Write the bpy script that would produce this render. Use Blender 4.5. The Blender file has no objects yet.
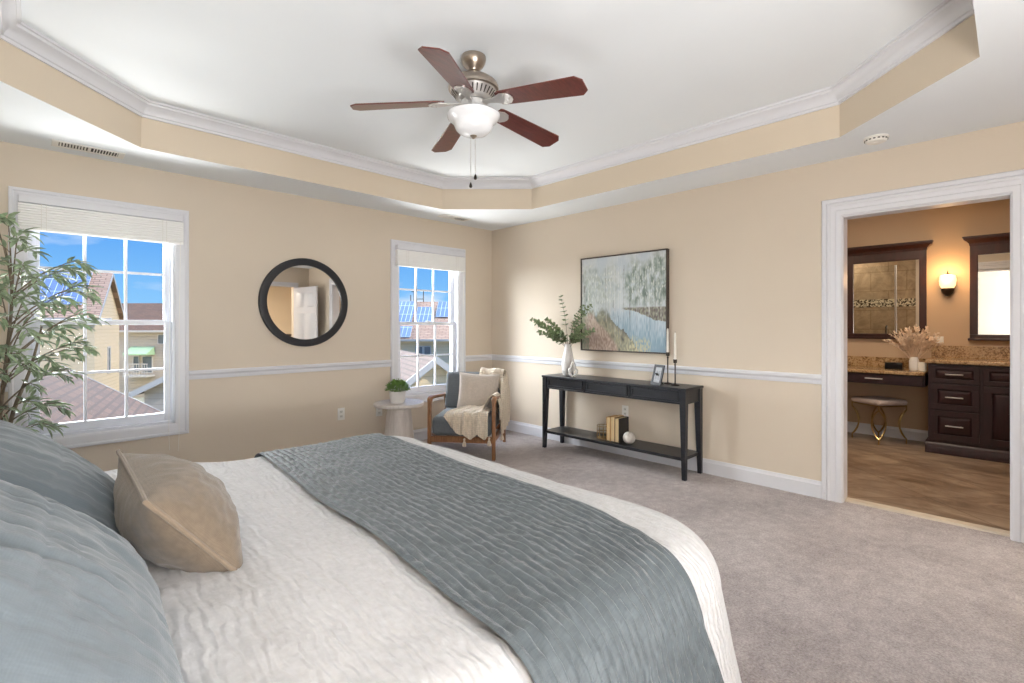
import bpy, bmesh, math, random
from mathutils import Vector, Matrix, noise
PI = math.pi
S = bpy.context.scene
COL = S.collection
rnd = random.Random(7)

# ------------------------------------------------------------------ camera
cam_d = bpy.data.cameras.new('camera'); cam = bpy.data.objects.new('camera', cam_d); COL.objects.link(cam)
cam.location = (0, 0, 1.2544)
cam.rotation_euler = (PI/2, 0, -math.radians(44.41))
cam_d.sensor_width = 36; cam_d.lens = 36*489.98/1024; cam_d.shift_y = -15.78/1024
cam_d.clip_start = .02; cam_d.clip_end = 400
S.camera = cam
# ------------------------------------------------------------------ exposure
S.view_settings.view_transform = 'Standard'; S.view_settings.look = 'None'
S.view_settings.exposure = 0.40; S.view_settings.gamma = 1; S.view_settings.use_curve_mapping = False
S.cycles.use_denoising = True
S.cycles.max_bounces = 9; S.cycles.diffuse_bounces = 5; S.cycles.glossy_bounces = 4
S.cycles.transparent_max_bounces = 12; S.cycles.caustics_reflective = False; S.cycles.caustics_refractive = False
S.cycles.sample_clamp_indirect = 6

def lin(r, g, b):
    f = lambda c: c/12.92 if c <= .04045 else ((c+.055)/1.055)**2.4
    return (f(r/255), f(g/255), f(b/255), 1)

# ------------------------------------------------------------------ sky
W = bpy.data.worlds.new('sky'); S.world = W; W.use_nodes = True
nt = W.node_tree; nt.nodes.clear()
def N(t, **k):
    n = nt.nodes.new(t)
    for a, b in k.items(): setattr(n, a, b)
    return n
out = N('ShaderNodeOutputWorld'); bg = N('ShaderNodeBackground')
tc = N('ShaderNodeTexCoord'); sep = N('ShaderNodeSeparateXYZ')
nt.links.new(tc.outputs['Generated'], sep.inputs[0])
rmp = N('ShaderNodeValToRGB')
e = rmp.color_ramp.elements
e[0].position = 0.0; e[0].color = lin(150, 208, 252)
e[1].position = .24; e[1].color = lin(40, 140, 240)
nt.links.new(sep.outputs['Z'], rmp.inputs[0])
mp = N('ShaderNodeMapping'); mp.inputs['Scale'].default_value = (3, 3, 9); mp.inputs['Location'].default_value = (.35, .1, .3)
nt.links.new(tc.outputs['Generated'], mp.inputs[0])
cn = N('ShaderNodeTexNoise'); cn.inputs['Scale'].default_value = 1.3; cn.inputs['Detail'].default_value = 7
nt.links.new(mp.outputs[0], cn.inputs['Vector'])
cr = N('ShaderNodeValToRGB'); cr.color_ramp.elements[0].position = .54; cr.color_ramp.elements[1].position = .72
nt.links.new(cn.outputs[0], cr.inputs[0])
mxc = N('ShaderNodeMix', data_type='RGBA'); mxc.inputs[7].default_value = (.95, .97, 1, 1)
nt.links.new(cr.outputs[0], mxc.inputs[0]); nt.links.new(rmp.outputs[0], mxc.inputs[6])
zen = N('ShaderNodeMapRange'); zen.inputs['From Min'].default_value = .3; zen.inputs['From Max'].default_value = .75
zen.inputs['To Min'].default_value = .82; zen.inputs['To Max'].default_value = 2.4
nt.links.new(sep.outputs['Z'], zen.inputs['Value'])
nt.links.new(mxc.outputs[2], bg.inputs['Color']); nt.links.new(zen.outputs[0], bg.inputs['Strength'])
nt.links.new(bg.outputs[0], out.inputs[0])

# ------------------------------------------------------------------ sun and large lights
def light(name, kind, loc, rot, energy, color, **k):
    d = bpy.data.lights.new(name, kind); d.energy = energy; d.color = color[:3]
    for a, b in k.items(): setattr(d, a, b)
    o = bpy.data.objects.new(name, d); COL.objects.link(o); o.location = loc; o.rotation_euler = rot
    return o
light('sun', 'SUN', (0, -6, 20), (math.radians(46), 0, math.radians(30)), 4.2, (1, .92, .82), angle=.01)
# wide soft sun lamp added to stand in for bright sky
light('sky_fill', 'SUN', (0, 30, 20), (math.radians(-85), 0, math.radians(20)), 31, (.95, .975, 1), angle=1.5)
def area_light(name, loc, rot, sx, sy, energy, color=(1, .97, .93)):
    return light(name, 'AREA', loc, rot, energy, color, shape='RECTANGLE', size=sx, size_y=sy)
# daylight fill added behind the camera, aimed up at the ceiling
area_light('rear_fill', (.35, -1.0, .90), (PI/2+math.radians(56), 0, 0), 1.4, .8, 96, (1, .975, .95))
# lamps added below the sills, filling the ceiling like ground bounce
for x in (.386, 3.173): area_light('sill_fill', (x, 5.35, -.05), (math.radians(-136), 0, 0), 1.0, .8, 100, (1, .97, .93))
for nm, x in (('sky_portal', .385), ('sky_portal', 3.172)):
    o = area_light(nm, (x, 4.70, 1.28), (-PI/2, 0, 0), .8, 1.56, 1); o.data.cycles.is_portal = True
# bathroom ceiling light, warm and weak; hall light
area_light('bathroom_ceiling_light', (5.5, .6, 2.55), (0, 0, 0), .5, .5, 19, (1, .84, .66))
area_light('shower_fill', (4.6, 1.9, 2.5), (0, 0, 0), .3, .3, 9, (1, .88, .72))  # extra lamp added to brighten the shower tile in the mirror
area_light('hall_light', (3.2, -2.3, 2.4), (0, 0, 0), .5, .5, 60, (1, .88, .72))

# ------------------------------------------------------------------ materials
class NT:
    def __init__(s, name):
        s.m = bpy.data.materials.new(name); s.m.use_nodes = True
        s.t = s.m.node_tree; s.p = s.t.nodes['Principled BSDF']
    def n(s, t, **k):
        n = s.t.nodes.new(t)
        for a, b in k.items(): setattr(n, a, b)
        return n
    def l(s, a, b): s.t.links.new(a, b)
    def coords(s, scale=(1, 1, 1), rot=(0, 0, 0), kind='Object'):
        tc = s.n('ShaderNodeTexCoord'); mp = s.n('ShaderNodeMapping')
        mp.inputs['Scale'].default_value = scale; mp.inputs['Rotation'].default_value = rot
        s.l(tc.outputs[kind], mp.inputs[0]); return mp.outputs[0]
    def noise(s, vec, scale, detail=4, rough=.5, dist=0):
        n = s.n('ShaderNodeTexNoise'); n.inputs['Scale'].default_value = scale
        n.inputs['Detail'].default_value = detail; n.inputs['Roughness'].default_value = rough
        n.inputs['Distortion'].default_value = dist; s.l(vec, n.inputs['Vector']); return n.outputs[0]
    def ramp(s, fac, stops):
        r = s.n('ShaderNodeValToRGB'); el = r.color_ramp.elements
        while len(el) < len(stops): el.new(.5)
        for x, (p, c) in zip(el, stops): x.position = p; x.color = c
        s.l(fac, r.inputs[0]); return r.outputs[0]
    def bump(s, h, strength, dist=.01, normal=None):
        b = s.n('ShaderNodeBump'); b.inputs['Strength'].default_value = strength; b.inputs['Distance'].default_value = dist
        s.l(h, b.inputs['Height'])
        if normal: s.l(normal, b.inputs['Normal'])
        return b.outputs[0]
    def math(s, op, a, b=None):
        n = s.n('ShaderNodeMath', operation=op)
        for i, v in enumerate((a, b)):
            if v is None: continue
            if isinstance(v, (int, float)): n.inputs[i].default_value = v
            else: s.l(v, n.inputs[i])
        return n.outputs[0]

def sc(c, k): return (min(1, c[0]*k), min(1, c[1]*k), min(1, c[2]*k), 1)
def plain(name, c, rough=.5, metal=0, var=.06, vs=6, bs=0, bd=.002, bscale=80, scale=(1, 1, 1), coat=0, spec=None, sheen=0):
    k = NT(name); v = k.coords(scale)
    n = k.noise(v, vs, 5)
    k.l(k.ramp(n, [(.3, sc(c, 1-var)), (.7, sc(c, 1+var))]), k.p.inputs['Base Color'])
    k.p.inputs['Roughness'].default_value = rough; k.p.inputs['Metallic'].default_value = metal
    k.p.inputs['Coat Weight'].default_value = coat
    if spec is not None: k.p.inputs['Specular IOR Level'].default_value = spec
    if sheen: k.p.inputs['Sheen Weight'].default_value = sheen
    if bs: k.l(k.bump(k.noise(v, bscale, 3), bs, bd), k.p.inputs['Normal'])
    return k.m
def wood(name, c1, c2, rough=.4, axis=(1, 14, 14), scale=3, coat=0):
    k = NT(name); v = k.coords(axis)
    n = k.noise(v, scale, 6, .6, .6)
    k.l(k.ramp(n, [(.3, c1), (.7, c2)]), k.p.inputs['Base Color'])
    k.p.inputs['Roughness'].default_value = rough; k.p.inputs['Coat Weight'].default_value = coat
    k.l(k.bump(n, .15, .002), k.p.inputs['Normal'])
    return k.m
def fabric(name, c, weave=500, var=.08, strength=.4, rough=.9, kind='Object', stretch=(1, 1, 1)):
    k = NT(name); v = k.coords(stretch, kind=kind)
    a = k.n('ShaderNodeTexWave', wave_type='BANDS', bands_direction='X'); a.inputs['Scale'].default_value = weave/20
    b = k.n('ShaderNodeTexWave', wave_type='BANDS', bands_direction='Y'); b.inputs['Scale'].default_value = weave/20
    z = k.n('ShaderNodeTexWave', wave_type='BANDS', bands_direction='Z'); z.inputs['Scale'].default_value = weave/20
    for w_ in (a, b, z):
        w_.inputs['Distortion'].default_value = 1.5; k.l(v, w_.inputs['Vector'])
    h = k.math('ADD', k.math('ADD', a.outputs[1], b.outputs[1]), z.outputs[1])
    n = k.noise(v, 60, 4)
    f = k.math('ADD', k.math('MULTIPLY', h, .12), k.math('MULTIPLY', n, .7))
    k.l(k.ramp(f, [(.25, sc(c, 1-var*1.6)), (.75, sc(c, 1+var))]), k.p.inputs['Base Color'])
    k.p.inputs['Roughness'].default_value = rough; k.p.inputs['Sheen Weight'].default_value = .25
    k.l(k.bump(h, strength, .002), k.p.inputs['Normal'])
    return k.m

M = {}
M['wall'] = plain('wall_paint', lin(216, 203, 185), .65, var=.012, vs=2, bs=.06, bscale=160)
M['tray'] = plain('tray_paint', lin(217, 203, 182), .65, var=.012, vs=2, bs=.05, bscale=160)
M['ceil'] = plain('ceiling_paint', lin(234, 239, 243), .8, var=.01, vs=1.5, bs=.05, bscale=120)
M['trim'] = plain('white_trim_paint', lin(223, 224, 229), .35, var=.01, vs=3)
M['vinyl'] = plain('white_vinyl', lin(230, 233, 240), .3, var=.01, vs=3)
def m_carpet():
    k = NT('carpet'); v = k.coords()
    n1 = k.noise(v, 2.2, 4, .6, .4); n2 = k.noise(v, 95, 3, .7); n3 = k.noise(v, 17, 4, .6)
    f = k.math('ADD', k.math('MULTIPLY', n1, .30), k.math('ADD', k.math('MULTIPLY', n2, .50), k.math('MULTIPLY', n3, .28)))
    k.l(k.ramp(f, [(.36, lin(114, 104, 103)), (.54, lin(164, 153, 151)), (.70, lin(203, 194, 191))]), k.p.inputs['Base Color'])
    k.p.inputs['Roughness'].default_value = .95; k.p.inputs['Sheen Weight'].default_value = .3
    k.l(k.bump(k.math('ADD', n2, k.math('MULTIPLY', n3, .5)), .9, .012), k.p.inputs['Normal'])
    return k.m
M['carpet'] = m_carpet()
def m_glass(name='window_glass', gl=.06):
    k = NT(name); k.t.nodes.remove(k.p)
    tr = k.n('ShaderNodeBsdfTransparent'); g = k.n('ShaderNodeBsdfGlossy'); g.inputs['Roughness'].default_value = .02
    fr = k.n('ShaderNodeFresnel'); fr.inputs['IOR'].default_value = 1.05
    mx = k.n('ShaderNodeMixShader'); k.l(fr.outputs[0], mx.inputs[0]); k.l(tr.outputs[0], mx.inputs[1]); k.l(g.outputs[0], mx.inputs[2])
    tr.inputs[0].default_value = (.97, .98, .98, 1)
    k.l(mx.outputs[0], k.t.nodes['Material Output'].inputs[0]); return k.m
M['glass'] = m_glass()
M['mirror'] = plain('mirror_silver', (.86, .87, .87, 1), .015, 1, var=0)
M['black'] = plain('matte_black_paint', lin(34, 35, 40), .45, var=.08, vs=4)
M['console'] = wood('black_stained_wood', lin(20, 21, 26), lin(36, 38, 45), .33, (14, 1.5, 14), 4)
M['oak'] = wood('walnut_wood', lin(116, 78, 50), lin(158, 112, 76), .42, (10, 10, 2), 5)
M['blade'] = wood('cherry_blade_wood', lin(76, 34, 30), lin(112, 52, 44), .28, (2, 16, 16), 5, coat=.5)
M['nickel'] = plain('brushed_nickel', lin(172, 160, 148), .28, 1, var=.08, vs=20, scale=(1, 1, 8))
M['chrome'] = plain('polished_nickel', lin(214, 212, 210), .3, .75, var=.04)
M['bowl'] = plain('frosted_white_glass', lin(244, 246, 250), .25, var=.03, vs=9, coat=.5)
M['blind'] = plain('off_white_blind', lin(252, 252, 250), .5, var=.02, vs=9)
M['slategrey'] = fabric('grey_tweed', lin(100, 106, 111), 900, .10)
M['linen'] = fabric('oat_linen', lin(196, 184, 172), 900, .08)
M['throw'] = fabric('cream_knit', lin(214, 200, 180), 380, .14, .8)
M['tan'] = fabric('tan_linen', lin(116, 101, 84), 2600, .16, .15)
M['tanpipe'] = fabric('tan_linen_seam', lin(126, 110, 92), 2600, .1, .15)
M['sham'] = fabric('blue_grey_quilted_cotton', lin(98, 107, 113), 1600, .04, .08)
def m_runner():
    k = NT('blue_grey_channel_quilting'); v = k.coords()
    n = k.noise(k.coords((1, 40, 1)), 9, 4, .6, 1.0); n2 = k.noise(v, 28, 5, .6)
    f = k.math('ADD', k.math('MULTIPLY', n, .45), k.math('MULTIPLY', n2, .55))
    k.l(k.ramp(f, [(.35, lin(74, 81, 84)), (.66, lin(96, 104, 108))]), k.p.inputs['Base Color'])
    k.p.inputs['Roughness'].default_value = .62; k.p.inputs['Sheen Weight'].default_value = .5; k.p.inputs['Sheen Roughness'].default_value = .3
    k.l(k.bump(f, .5, .006), k.p.inputs['Normal']); return k.m
M['runner'] = m_runner()
def m_quilt():
    k = NT('white_matelasse'); v = k.coords((1, 1, 1))
    w = k.n('ShaderNodeTexWave', wave_type='BANDS', bands_direction='X'); w.inputs['Scale'].default_value = 14
    w.inputs['Distortion'].default_value = 8; w.inputs['Detail'].default_value = 3; w.inputs['Detail Scale'].default_value = 1.4
    k.l(k.coords((1, .5, 1), (0, 0, .12)), w.inputs['Vector'])
    n = k.noise(v, 55, 4)
    h = k.math('ADD', w.outputs[1], k.math('MULTIPLY', n, .5))
    k.l(k.ramp(n, [(.3, lin(184, 182, 181)), (.7, lin(197, 195, 195))]), k.p.inputs['Base Color'])
    k.p.inputs['Roughness'].default_value = .85; k.p.inputs['Sheen Weight'].default_value = .3
    k.l(k.bump(h, .6, .0045), k.p.inputs['Normal']); return k.m
M['quilt'] = m_quilt()
M['leaf'] = plain('olive_leaf', lin(150, 168, 136), .4, var=.45, vs=22)
M['leaf2'] = plain('blue_green_leaf', lin(132, 148, 110), .45, var=.4, vs=50)
M['leaf3'] = plain('bright_green_leaf', lin(112, 150, 72), .5, var=.5, vs=60)
M['bark'] = wood('bark', lin(104, 92, 78), lin(146, 132, 114), .8, (10, 10, 2), 8)
M['ceramic'] = plain('white_ceramic', lin(228, 225, 222), .35, var=.03, vs=12, bs=.15, bscale=60)
M['whitewash'] = wood('whitewashed_wood', lin(196, 188, 182), lin(216, 209, 203), .5, (12, 12, 1.5), 4)
M['iron'] = plain('dark_bronze_iron', lin(62, 54, 48), .4, .8, var=.15, vs=20)
M['wax'] = plain('ivory_wax', lin(240, 236, 226), .45, var=.02)
M['gold'] = plain('antique_gold_metal', lin(176, 150, 104), .35, 1, var=.12, vs=30)
M['paper'] = plain('page_paper', lin(214, 190, 146), .8, var=.12, vs=90, scale=(1, 1, .05))
M['bookTan'] = plain('tan_book_cloth', lin(190, 148, 96), .6, var=.08, vs=30)
M['bookDark'] = plain('charcoal_book_cloth', lin(48, 44, 42), .6, var=.1, vs=30)
M['plate'] = plain('white_plastic', lin(238, 236, 230), .35, var=.01)
M['socket'] = plain('ivory_socket', lin(222, 220, 212), .4, var=.02)
M['dark'] = plain('dark_slot', lin(40, 38, 36), .6, var=.05)
M['ventdark'] = plain('vent_shadow', lin(70, 66, 62), .7, var=.05)
# outdoors
def m_shingle(name, c1, c2, rot=0):
    k = NT(name); b = k.n('ShaderNodeTexBrick'); b.inputs['Scale'].default_value = 1
    b.inputs['Brick Width'].default_value = .5; b.inputs['Row Height'].default_value = .17; b.inputs['Mortar Size'].default_value = .028
    b.inputs['Color1'].default_value = c1; b.inputs['Color2'].default_value = c2; b.inputs['Mortar'].default_value = sc(c1, .5)
    tc = k.n('ShaderNodeTexCoord'); k.l(tc.outputs['UV'], b.inputs['Vector'])
    k.l(b.outputs[0], k.p.inputs['Base Color']); k.p.inputs['Roughness'].default_value = .95; return k.m
M['shingle'] = m_shingle('tan_shingles', lin(94, 64, 44), lin(76, 51, 35))
M['shingle2'] = m_shingle('brown_shingles', lin(96, 78, 66), lin(86, 69, 59))
def m_siding(name, c):
    k = NT(name); v = k.coords(kind='Object')
    w = k.n('ShaderNodeTexWave', wave_type='BANDS', bands_direction='Z', wave_profile='SAW'); w.inputs['Scale'].default_value = 1.5
    k.l(v, w.inputs['Vector'])
    k.l(k.ramp(w.outputs[1], [(0.0, sc(c, .72)), (.16, c), (1, c)]), k.p.inputs['Base Color'])
    k.p.inputs['Roughness'].default_value = .8; k.l(k.bump(w.outputs[1], .6, .03), k.p.inputs['Normal']); return k.m
M['siding'] = m_siding('cream_siding', lin(166, 150, 126))
M['siding2'] = m_siding('pale_siding', lin(168, 158, 144))
M['shingle3'] = m_shingle('pale_tan_shingles', lin(182, 150, 124), lin(166, 134, 110))
M['siding3'] = m_siding('warm_cream_siding', lin(206, 186, 152))
M['soltrim'] = plain('white_fascia', lin(170, 166, 158), .6, var=.03)
def m_solar():
    k = NT('solar_cells'); b = k.n('ShaderNodeTexBrick'); b.offset = 0
    b.inputs['Brick Width'].default_value = .3; b.inputs['Row Height'].default_value = 1.0; b.inputs['Mortar Size'].default_value = .016; b.inputs['Scale'].default_value = 1
    b.inputs['Color1'].default_value = lin(104, 120, 146); b.inputs['Color2'].default_value = lin(114, 130, 154); b.inputs['Mortar'].default_value = lin(190, 200, 214)
    tc = k.n('ShaderNodeTexCoord'); k.l(tc.outputs['UV'], b.inputs['Vector']); k.l(b.outputs[0], k.p.inputs['Base Color'])
    k.p.inputs['Roughness'].default_value = .25; return k.m
M['solar'] = m_solar()
M['ground'] = plain('lawn', lin(118, 116, 96), .95, var=.2, vs=2)
M['awning'] = plain('green_awning', lin(150, 178, 140), .8, var=.05)
M['yellow'] = plain('yellow_plastic', lin(214, 170, 60), .6, var=.05)
M['winglass'] = plain('dark_window_pane', lin(92, 100, 104), .2, var=.1)
# bathroom
M['bathwall'] = plain('bathroom_paint', lin(192, 166, 138), .6, var=.015, vs=2)
def m_travertine():
    k = NT('travertine_floor'); v = k.coords((1, 1, 1), (0, 0, .5))
    n = k.noise(k.coords((1.7, .8, 1), (0, 0, .9)), 2.4, 8, .65, 1.6); n2 = k.noise(v, 3, 5)
    f = k.math('ADD', k.math('MULTIPLY', n, .75), k.math('MULTIPLY', n2, .3))
    base = k.ramp(f, [(.36, lin(112, 92, 74)), (.5, lin(146, 124, 104)), (.66, lin(180, 160, 138))])
    b = k.n('ShaderNodeTexBrick'); b.offset = 0; b.inputs['Scale'].default_value = 1
    b.inputs['Brick Width'].default_value = .6; b.inputs['Row Height'].default_value = .6; b.inputs['Mortar Size'].default_value = .004
    b.inputs['Mortar'].default_value = (.55, .5, .45, 1); b.inputs['Color1'].default_value = (1, 1, 1, 1); b.inputs['Color2'].default_value = (.94, .94, .94, 1)
    k.l(k.coords(rot=(0, 0, PI/4)), b.inputs['Vector'])
    mx = k.n('ShaderNodeMix', data_type='RGBA', blend_type='MULTIPLY'); mx.inputs[0].default_value = 1
    k.l(base, mx.inputs[6]); k.l(b.outputs[0], mx.inputs[7]); k.l(mx.outputs[2], k.p.inputs['Base Color'])
    k.p.inputs['Roughness'].default_value = .3; return k.m
M['travertine'] = m_travertine()
M['cherry'] = wood('dark_cherry_wood', lin(32, 12, 19), lin(50, 20, 29), .45, (8, 8, 2), 3, coat=.1)
M['cherryframe'] = wood('dark_cherry_frame_wood', lin(38, 15, 13), lin(60, 25, 21), .35, (8, 8, 2), 3, coat=.2)
def m_granite():
    k = NT('granite'); v = k.coords(); n = k.noise(v, 60, 6, .75); n2 = k.noise(v, 14, 4)
    f = k.math('ADD', k.math('MULTIPLY', n, .8), k.math('MULTIPLY', n2, .25))
    k.l(k.ramp(f, [(.38, lin(66, 50, 38)), (.5, lin(150, 118, 82)), (.6, lin(196, 168, 128)), (.7, lin(96, 78, 62))]), k.p.inputs['Base Color'])
    k.p.inputs['Roughness'].default_value = .2; return k.m
M['granite'] = m_granite()
def m_tile():
    k = NT('shower_tile'); tc = k.n('ShaderNodeTexCoord'); n = k.noise(tc.outputs['Object'], 5, 7, .65, 1.5)
    base = k.ramp(n, [(.3, lin(130, 108, 84)), (.7, lin(176, 154, 124))])
    b = k.n('ShaderNodeTexBrick'); b.inputs['Scale'].default_value = 1; b.inputs['Brick Width'].default_value = .45; b.inputs['Row Height'].default_value = .3
    b.inputs['Mortar Size'].default_value = .006; b.inputs['Mortar'].default_value = (.7, .66, .6, 1); b.inputs['Color1'].default_value = (1, 1, 1, 1); b.inputs['Color2'].default_value = (.92, .92, .92, 1)
    k.l(tc.outputs['UV'], b.inputs['Vector'])
    mx = k.n('ShaderNodeMix', data_type='RGBA', blend_type='MULTIPLY'); mx.inputs[0].default_value = 1
    k.l(base, mx.inputs[6]); k.l(b.outputs[0], mx.inputs[7]); k.l(mx.outputs[2], k.p.inputs['Base Color'])
    k.p.inputs['Roughness'].default_value = .35; return k.m
M['tile'] = m_tile()
def m_mosaic():
    k = NT('mosaic_band'); tc = k.n('ShaderNodeTexCoord'); c = k.n('ShaderNodeTexVoronoi'); c.inputs['Scale'].default_value = 62
    k.l(tc.outputs['Object'], c.inputs['Vector']); sp = k.n('ShaderNodeSeparateColor'); k.l(c.outputs['Color'], sp.inputs[0])
    k.l(k.ramp(sp.outputs[0], [(.4, lin(70, 58, 46)), (.6, lin(206, 192, 164))]), k.p.inputs['Base Color']); k.p.inputs['Roughness'].default_value = .25; return k.m
M['mosaic'] = m_mosaic()
def m_emit(name, c, s):
    k = NT(name); v = k.coords(); n = k.noise(v, 8, 3)
    k.l(k.ramp(n, [(.3, sc(c, .96)), (.7, c)]), k.p.inputs['Emission Color'])
    k.p.inputs['Base Color'].default_value = c; k.p.inputs['Emission Strength'].default_value = s; return k.m
M['sconce'] = m_emit('lit_sconce_glass', (1, .72, .36, 1), 1.3)
M['pampas'] = plain('dried_pampas', lin(232, 212, 190), .9, var=.1, vs=40)
M['boucle'] = plain('pale_seat_fabric', lin(196, 182, 178), .9, var=.05, vs=60, bs=.3, bscale=200)
def m_attr(name, attr, rough=.6):
    k = NT(name); a = k.n('ShaderNodeAttribute'); a.attribute_name = attr
    k.l(a.outputs['Color'], k.p.inputs['Base Color']); k.p.inputs['Roughness'].default_value = rough
    k.l(k.bump(k.noise(k.coords((1, 60, 20)), 6, 4), .3, .002), k.p.inputs['Normal']); return k.m
M['canvas'] = m_attr('painted_canvas', 'paint')

# ------------------------------------------------------------------ mesh helpers
class MB:
    def __init__(s): s.v = []; s.f = []; s.uv = {}; s.T = None
    def add(s, pts, faces, uvs=None):
        o = len(s.v)
        s.v += [tuple(s.T @ Vector(p)) if s.T else tuple(p) for p in pts]
        for i, f in enumerate(faces):
            if uvs: s.uv[len(s.f)] = uvs[i]
            s.f.append(tuple(o+j for j in f))
        return s
    def box(s, x0, x1, y0, y1, z0, z1):
        return s.add([(x0, y0, z0), (x1, y0, z0), (x1, y1, z0), (x0, y1, z0), (x0, y0, z1), (x1, y0, z1), (x1, y1, z1), (x0, y1, z1)],
                     [(0, 3, 2, 1), (4, 5, 6, 7), (0, 1, 5, 4), (1, 2, 6, 5), (2, 3, 7, 6), (3, 0, 4, 7)])
    def cbox(s, cx, cy, cz, sx, sy, sz): return s.box(cx-sx/2, cx+sx/2, cy-sy/2, cy+sy/2, cz-sz/2, cz+sz/2)
    def hexa(s, p8): return s.add(p8, [(0, 3, 2, 1), (4, 5, 6, 7), (0, 1, 5, 4), (1, 2, 6, 5), (2, 3, 7, 6), (3, 0, 4, 7)])
    def loft(s, rings, closed=True, cap=True):
        n = len(rings[0]); pts = [p for r in rings for p in r]; fs = []
        for i in range(len(rings)-1):
            for j in range(n if closed else n-1):
                k = (j+1) % n; fs.append((i*n+j, i*n+k, (i+1)*n+k, (i+1)*n+j))
        if cap and closed:
            fs.append(tuple(range(n-1, -1, -1))); fs.append(tuple((len(rings)-1)*n+j for j in range(n)))
        return s.add(pts, fs)
    def lathe(s, prof, c=(0, 0, 0), seg=28, cap=True):
        return s.loft([[(c[0]+r*math.cos(2*PI*j/seg), c[1]+r*math.sin(2*PI*j/seg), c[2]+z) for j in range(seg)] for r, z in prof], True, cap)
    def tube(s, pts, r, seg=8, closed=False, cap=True):
        P = [Vector(p) for p in pts]; n = len(P); rings = []; up = None
        for i in range(n):
            if closed: t = P[(i+1) % n]-P[i-1]
            else: t = P[min(i+1, n-1)]-P[max(i-1, 0)]
            t = t.normalized() if t.length > 1e-9 else Vector((0, 0, 1))
            if up is None:
                up = Vector((0, 0, 1)) if abs(t.z) < .9 else Vector((1, 0, 0))
            a = (up-t*up.dot(t)).normalized(); up = a; b = t.cross(a)
            rr = r[i] if isinstance(r, (list, tuple)) else r
            rings.append([tuple(P[i]+a*rr*math.cos(2*PI*j/seg)+b*rr*math.sin(2*PI*j/seg)) for j in range(seg)])
        if closed: rings.append(rings[0])
        return s.loft(rings, True, cap and not closed)
    def prism(s, poly, axis, a, b):
        def p(u, v, w):
            return {'x': (w, u, v), 'y': (u, w, v), 'z': (u, v, w)}[axis]
        n = len(poly)
        return s.add([p(u, v, a) for u, v in poly]+[p(u, v, b) for u, v in poly],
                     [tuple(range(n-1, -1, -1)), tuple(range(n, 2*n))]+[(i, (i+1) % n, n+(i+1) % n, n+i) for i in range(n)])
    def grid(s, fn, nu, nv, closed_u=False):
        pts = [fn(i/nu, j/nv) for j in range(nv+1) for i in range(nu+1)]
        return s.add(pts, [(j*(nu+1)+i, j*(nu+1)+i+1, (j+1)*(nu+1)+i+1, (j+1)*(nu+1)+i) for j in range(nv) for i in range(nu)])
    def ball(s, c, r, seg=16, rings=10):
        rr = r if isinstance(r, (tuple, list)) else (r, r, r)
        return s.loft([[(c[0]+rr[0]*max(.02, math.sin(PI*i/rings))*math.cos(2*PI*j/seg), c[1]+rr[1]*max(.02, math.sin(PI*i/rings))*math.sin(2*PI*j/seg), c[2]-rr[2]*math.cos(PI*i/rings)) for j in range(seg)] for i in range(rings+1)])
    def leaf(s, p, d, up, L, w, fold=.25):
        p = Vector(p); d = Vector(d).normalized(); sd = d.cross(Vector(up))
        if sd.length < 1e-4: sd = d.cross(Vector((1, 0, .1)))
        sd.normalize(); nrm = sd.cross(d)
        a = [p, p+d*L*.35+sd*w*.5+nrm*w*fold, p+d*L*.35-sd*w*.5+nrm*w*fold, p+d*L*.7+sd*w*.38+nrm*(w*fold*.8-L*.03), p+d*L*.7-sd*w*.38+nrm*(w*fold*.8-L*.03), p+d*L-nrm*L*.10, p+d*L*.35, p+d*L*.7-nrm*L*.03]
        return s.add(a, [(0, 6, 1), (0, 2, 6), (1, 6, 7, 3), (6, 2, 4, 7), (3, 7, 5), (7, 4, 5)])
    def disc_leaf(s, p, d, up, r):
        p = Vector(p); d = Vector(d).normalized(); sd = d.cross(Vector(up))
        if sd.length < 1e-4: sd = d.cross(Vector((1, 0, .1)))
        sd.normalize(); nrm = sd.cross(d); n = 9
        pts = [p]+[p+d*r*(1.0-math.cos(2*PI*k/n))+sd*r*.85*math.sin(2*PI*k/n)+nrm*r*.2*abs(math.sin(2*PI*k/n)) for k in range(1, n)]
        return s.add(pts, [(0, i, i+1) for i in range(1, n-1)])
    def build(s, name, m, parent=None, bevel=0, smooth=True, segs=2, subsurf=0, thick=0, angle=38):
        me = bpy.data.meshes.new(name); me.from_pydata(s.v, [], s.f)
        if s.uv:
            ul = me.uv_layers.new(name='UVMap')
            for p in me.polygons:
                if p.index in s.uv:
                    for li, c in zip(p.loop_indices, s.uv[p.index]): ul.data[li].uv = c
        me.materials.append(M[m] if isinstance(m, str) else m)
        bm = bmesh.new(); bm.from_mesh(me)
        if not thick: bmesh.ops.recalc_face_normals(bm, faces=bm.faces)
        bm.to_mesh(me); bm.free()
        if smooth:
            me.polygons.foreach_set('use_smooth', [True]*len(me.polygons))
            me.set_sharp_from_angle(angle=math.radians(angle))
        o = bpy.data.objects.new(name, me); COL.objects.link(o)
        if parent: o.parent = parent
        if thick:
            q = o.modifiers.new('solid', 'SOLIDIFY'); q.thickness = thick; q.offset = 0
        if bevel:
            b = o.modifiers.new('bevel', 'BEVEL'); b.width = bevel; b.segments = segs; b.limit_method = 'ANGLE'; b.angle_limit = math.radians(40)
        if subsurf:
            q = o.modifiers.new('sub', 'SUBSURF'); q.levels = subsurf; q.render_levels = subsurf
        return o
def tag(o, label=None, cat=None, group=None, kind=None):
    if label: o['label'] = label
    if cat: o['category'] = cat
    if group: o['group'] = group
    if kind: o['kind'] = kind
    return o
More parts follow.
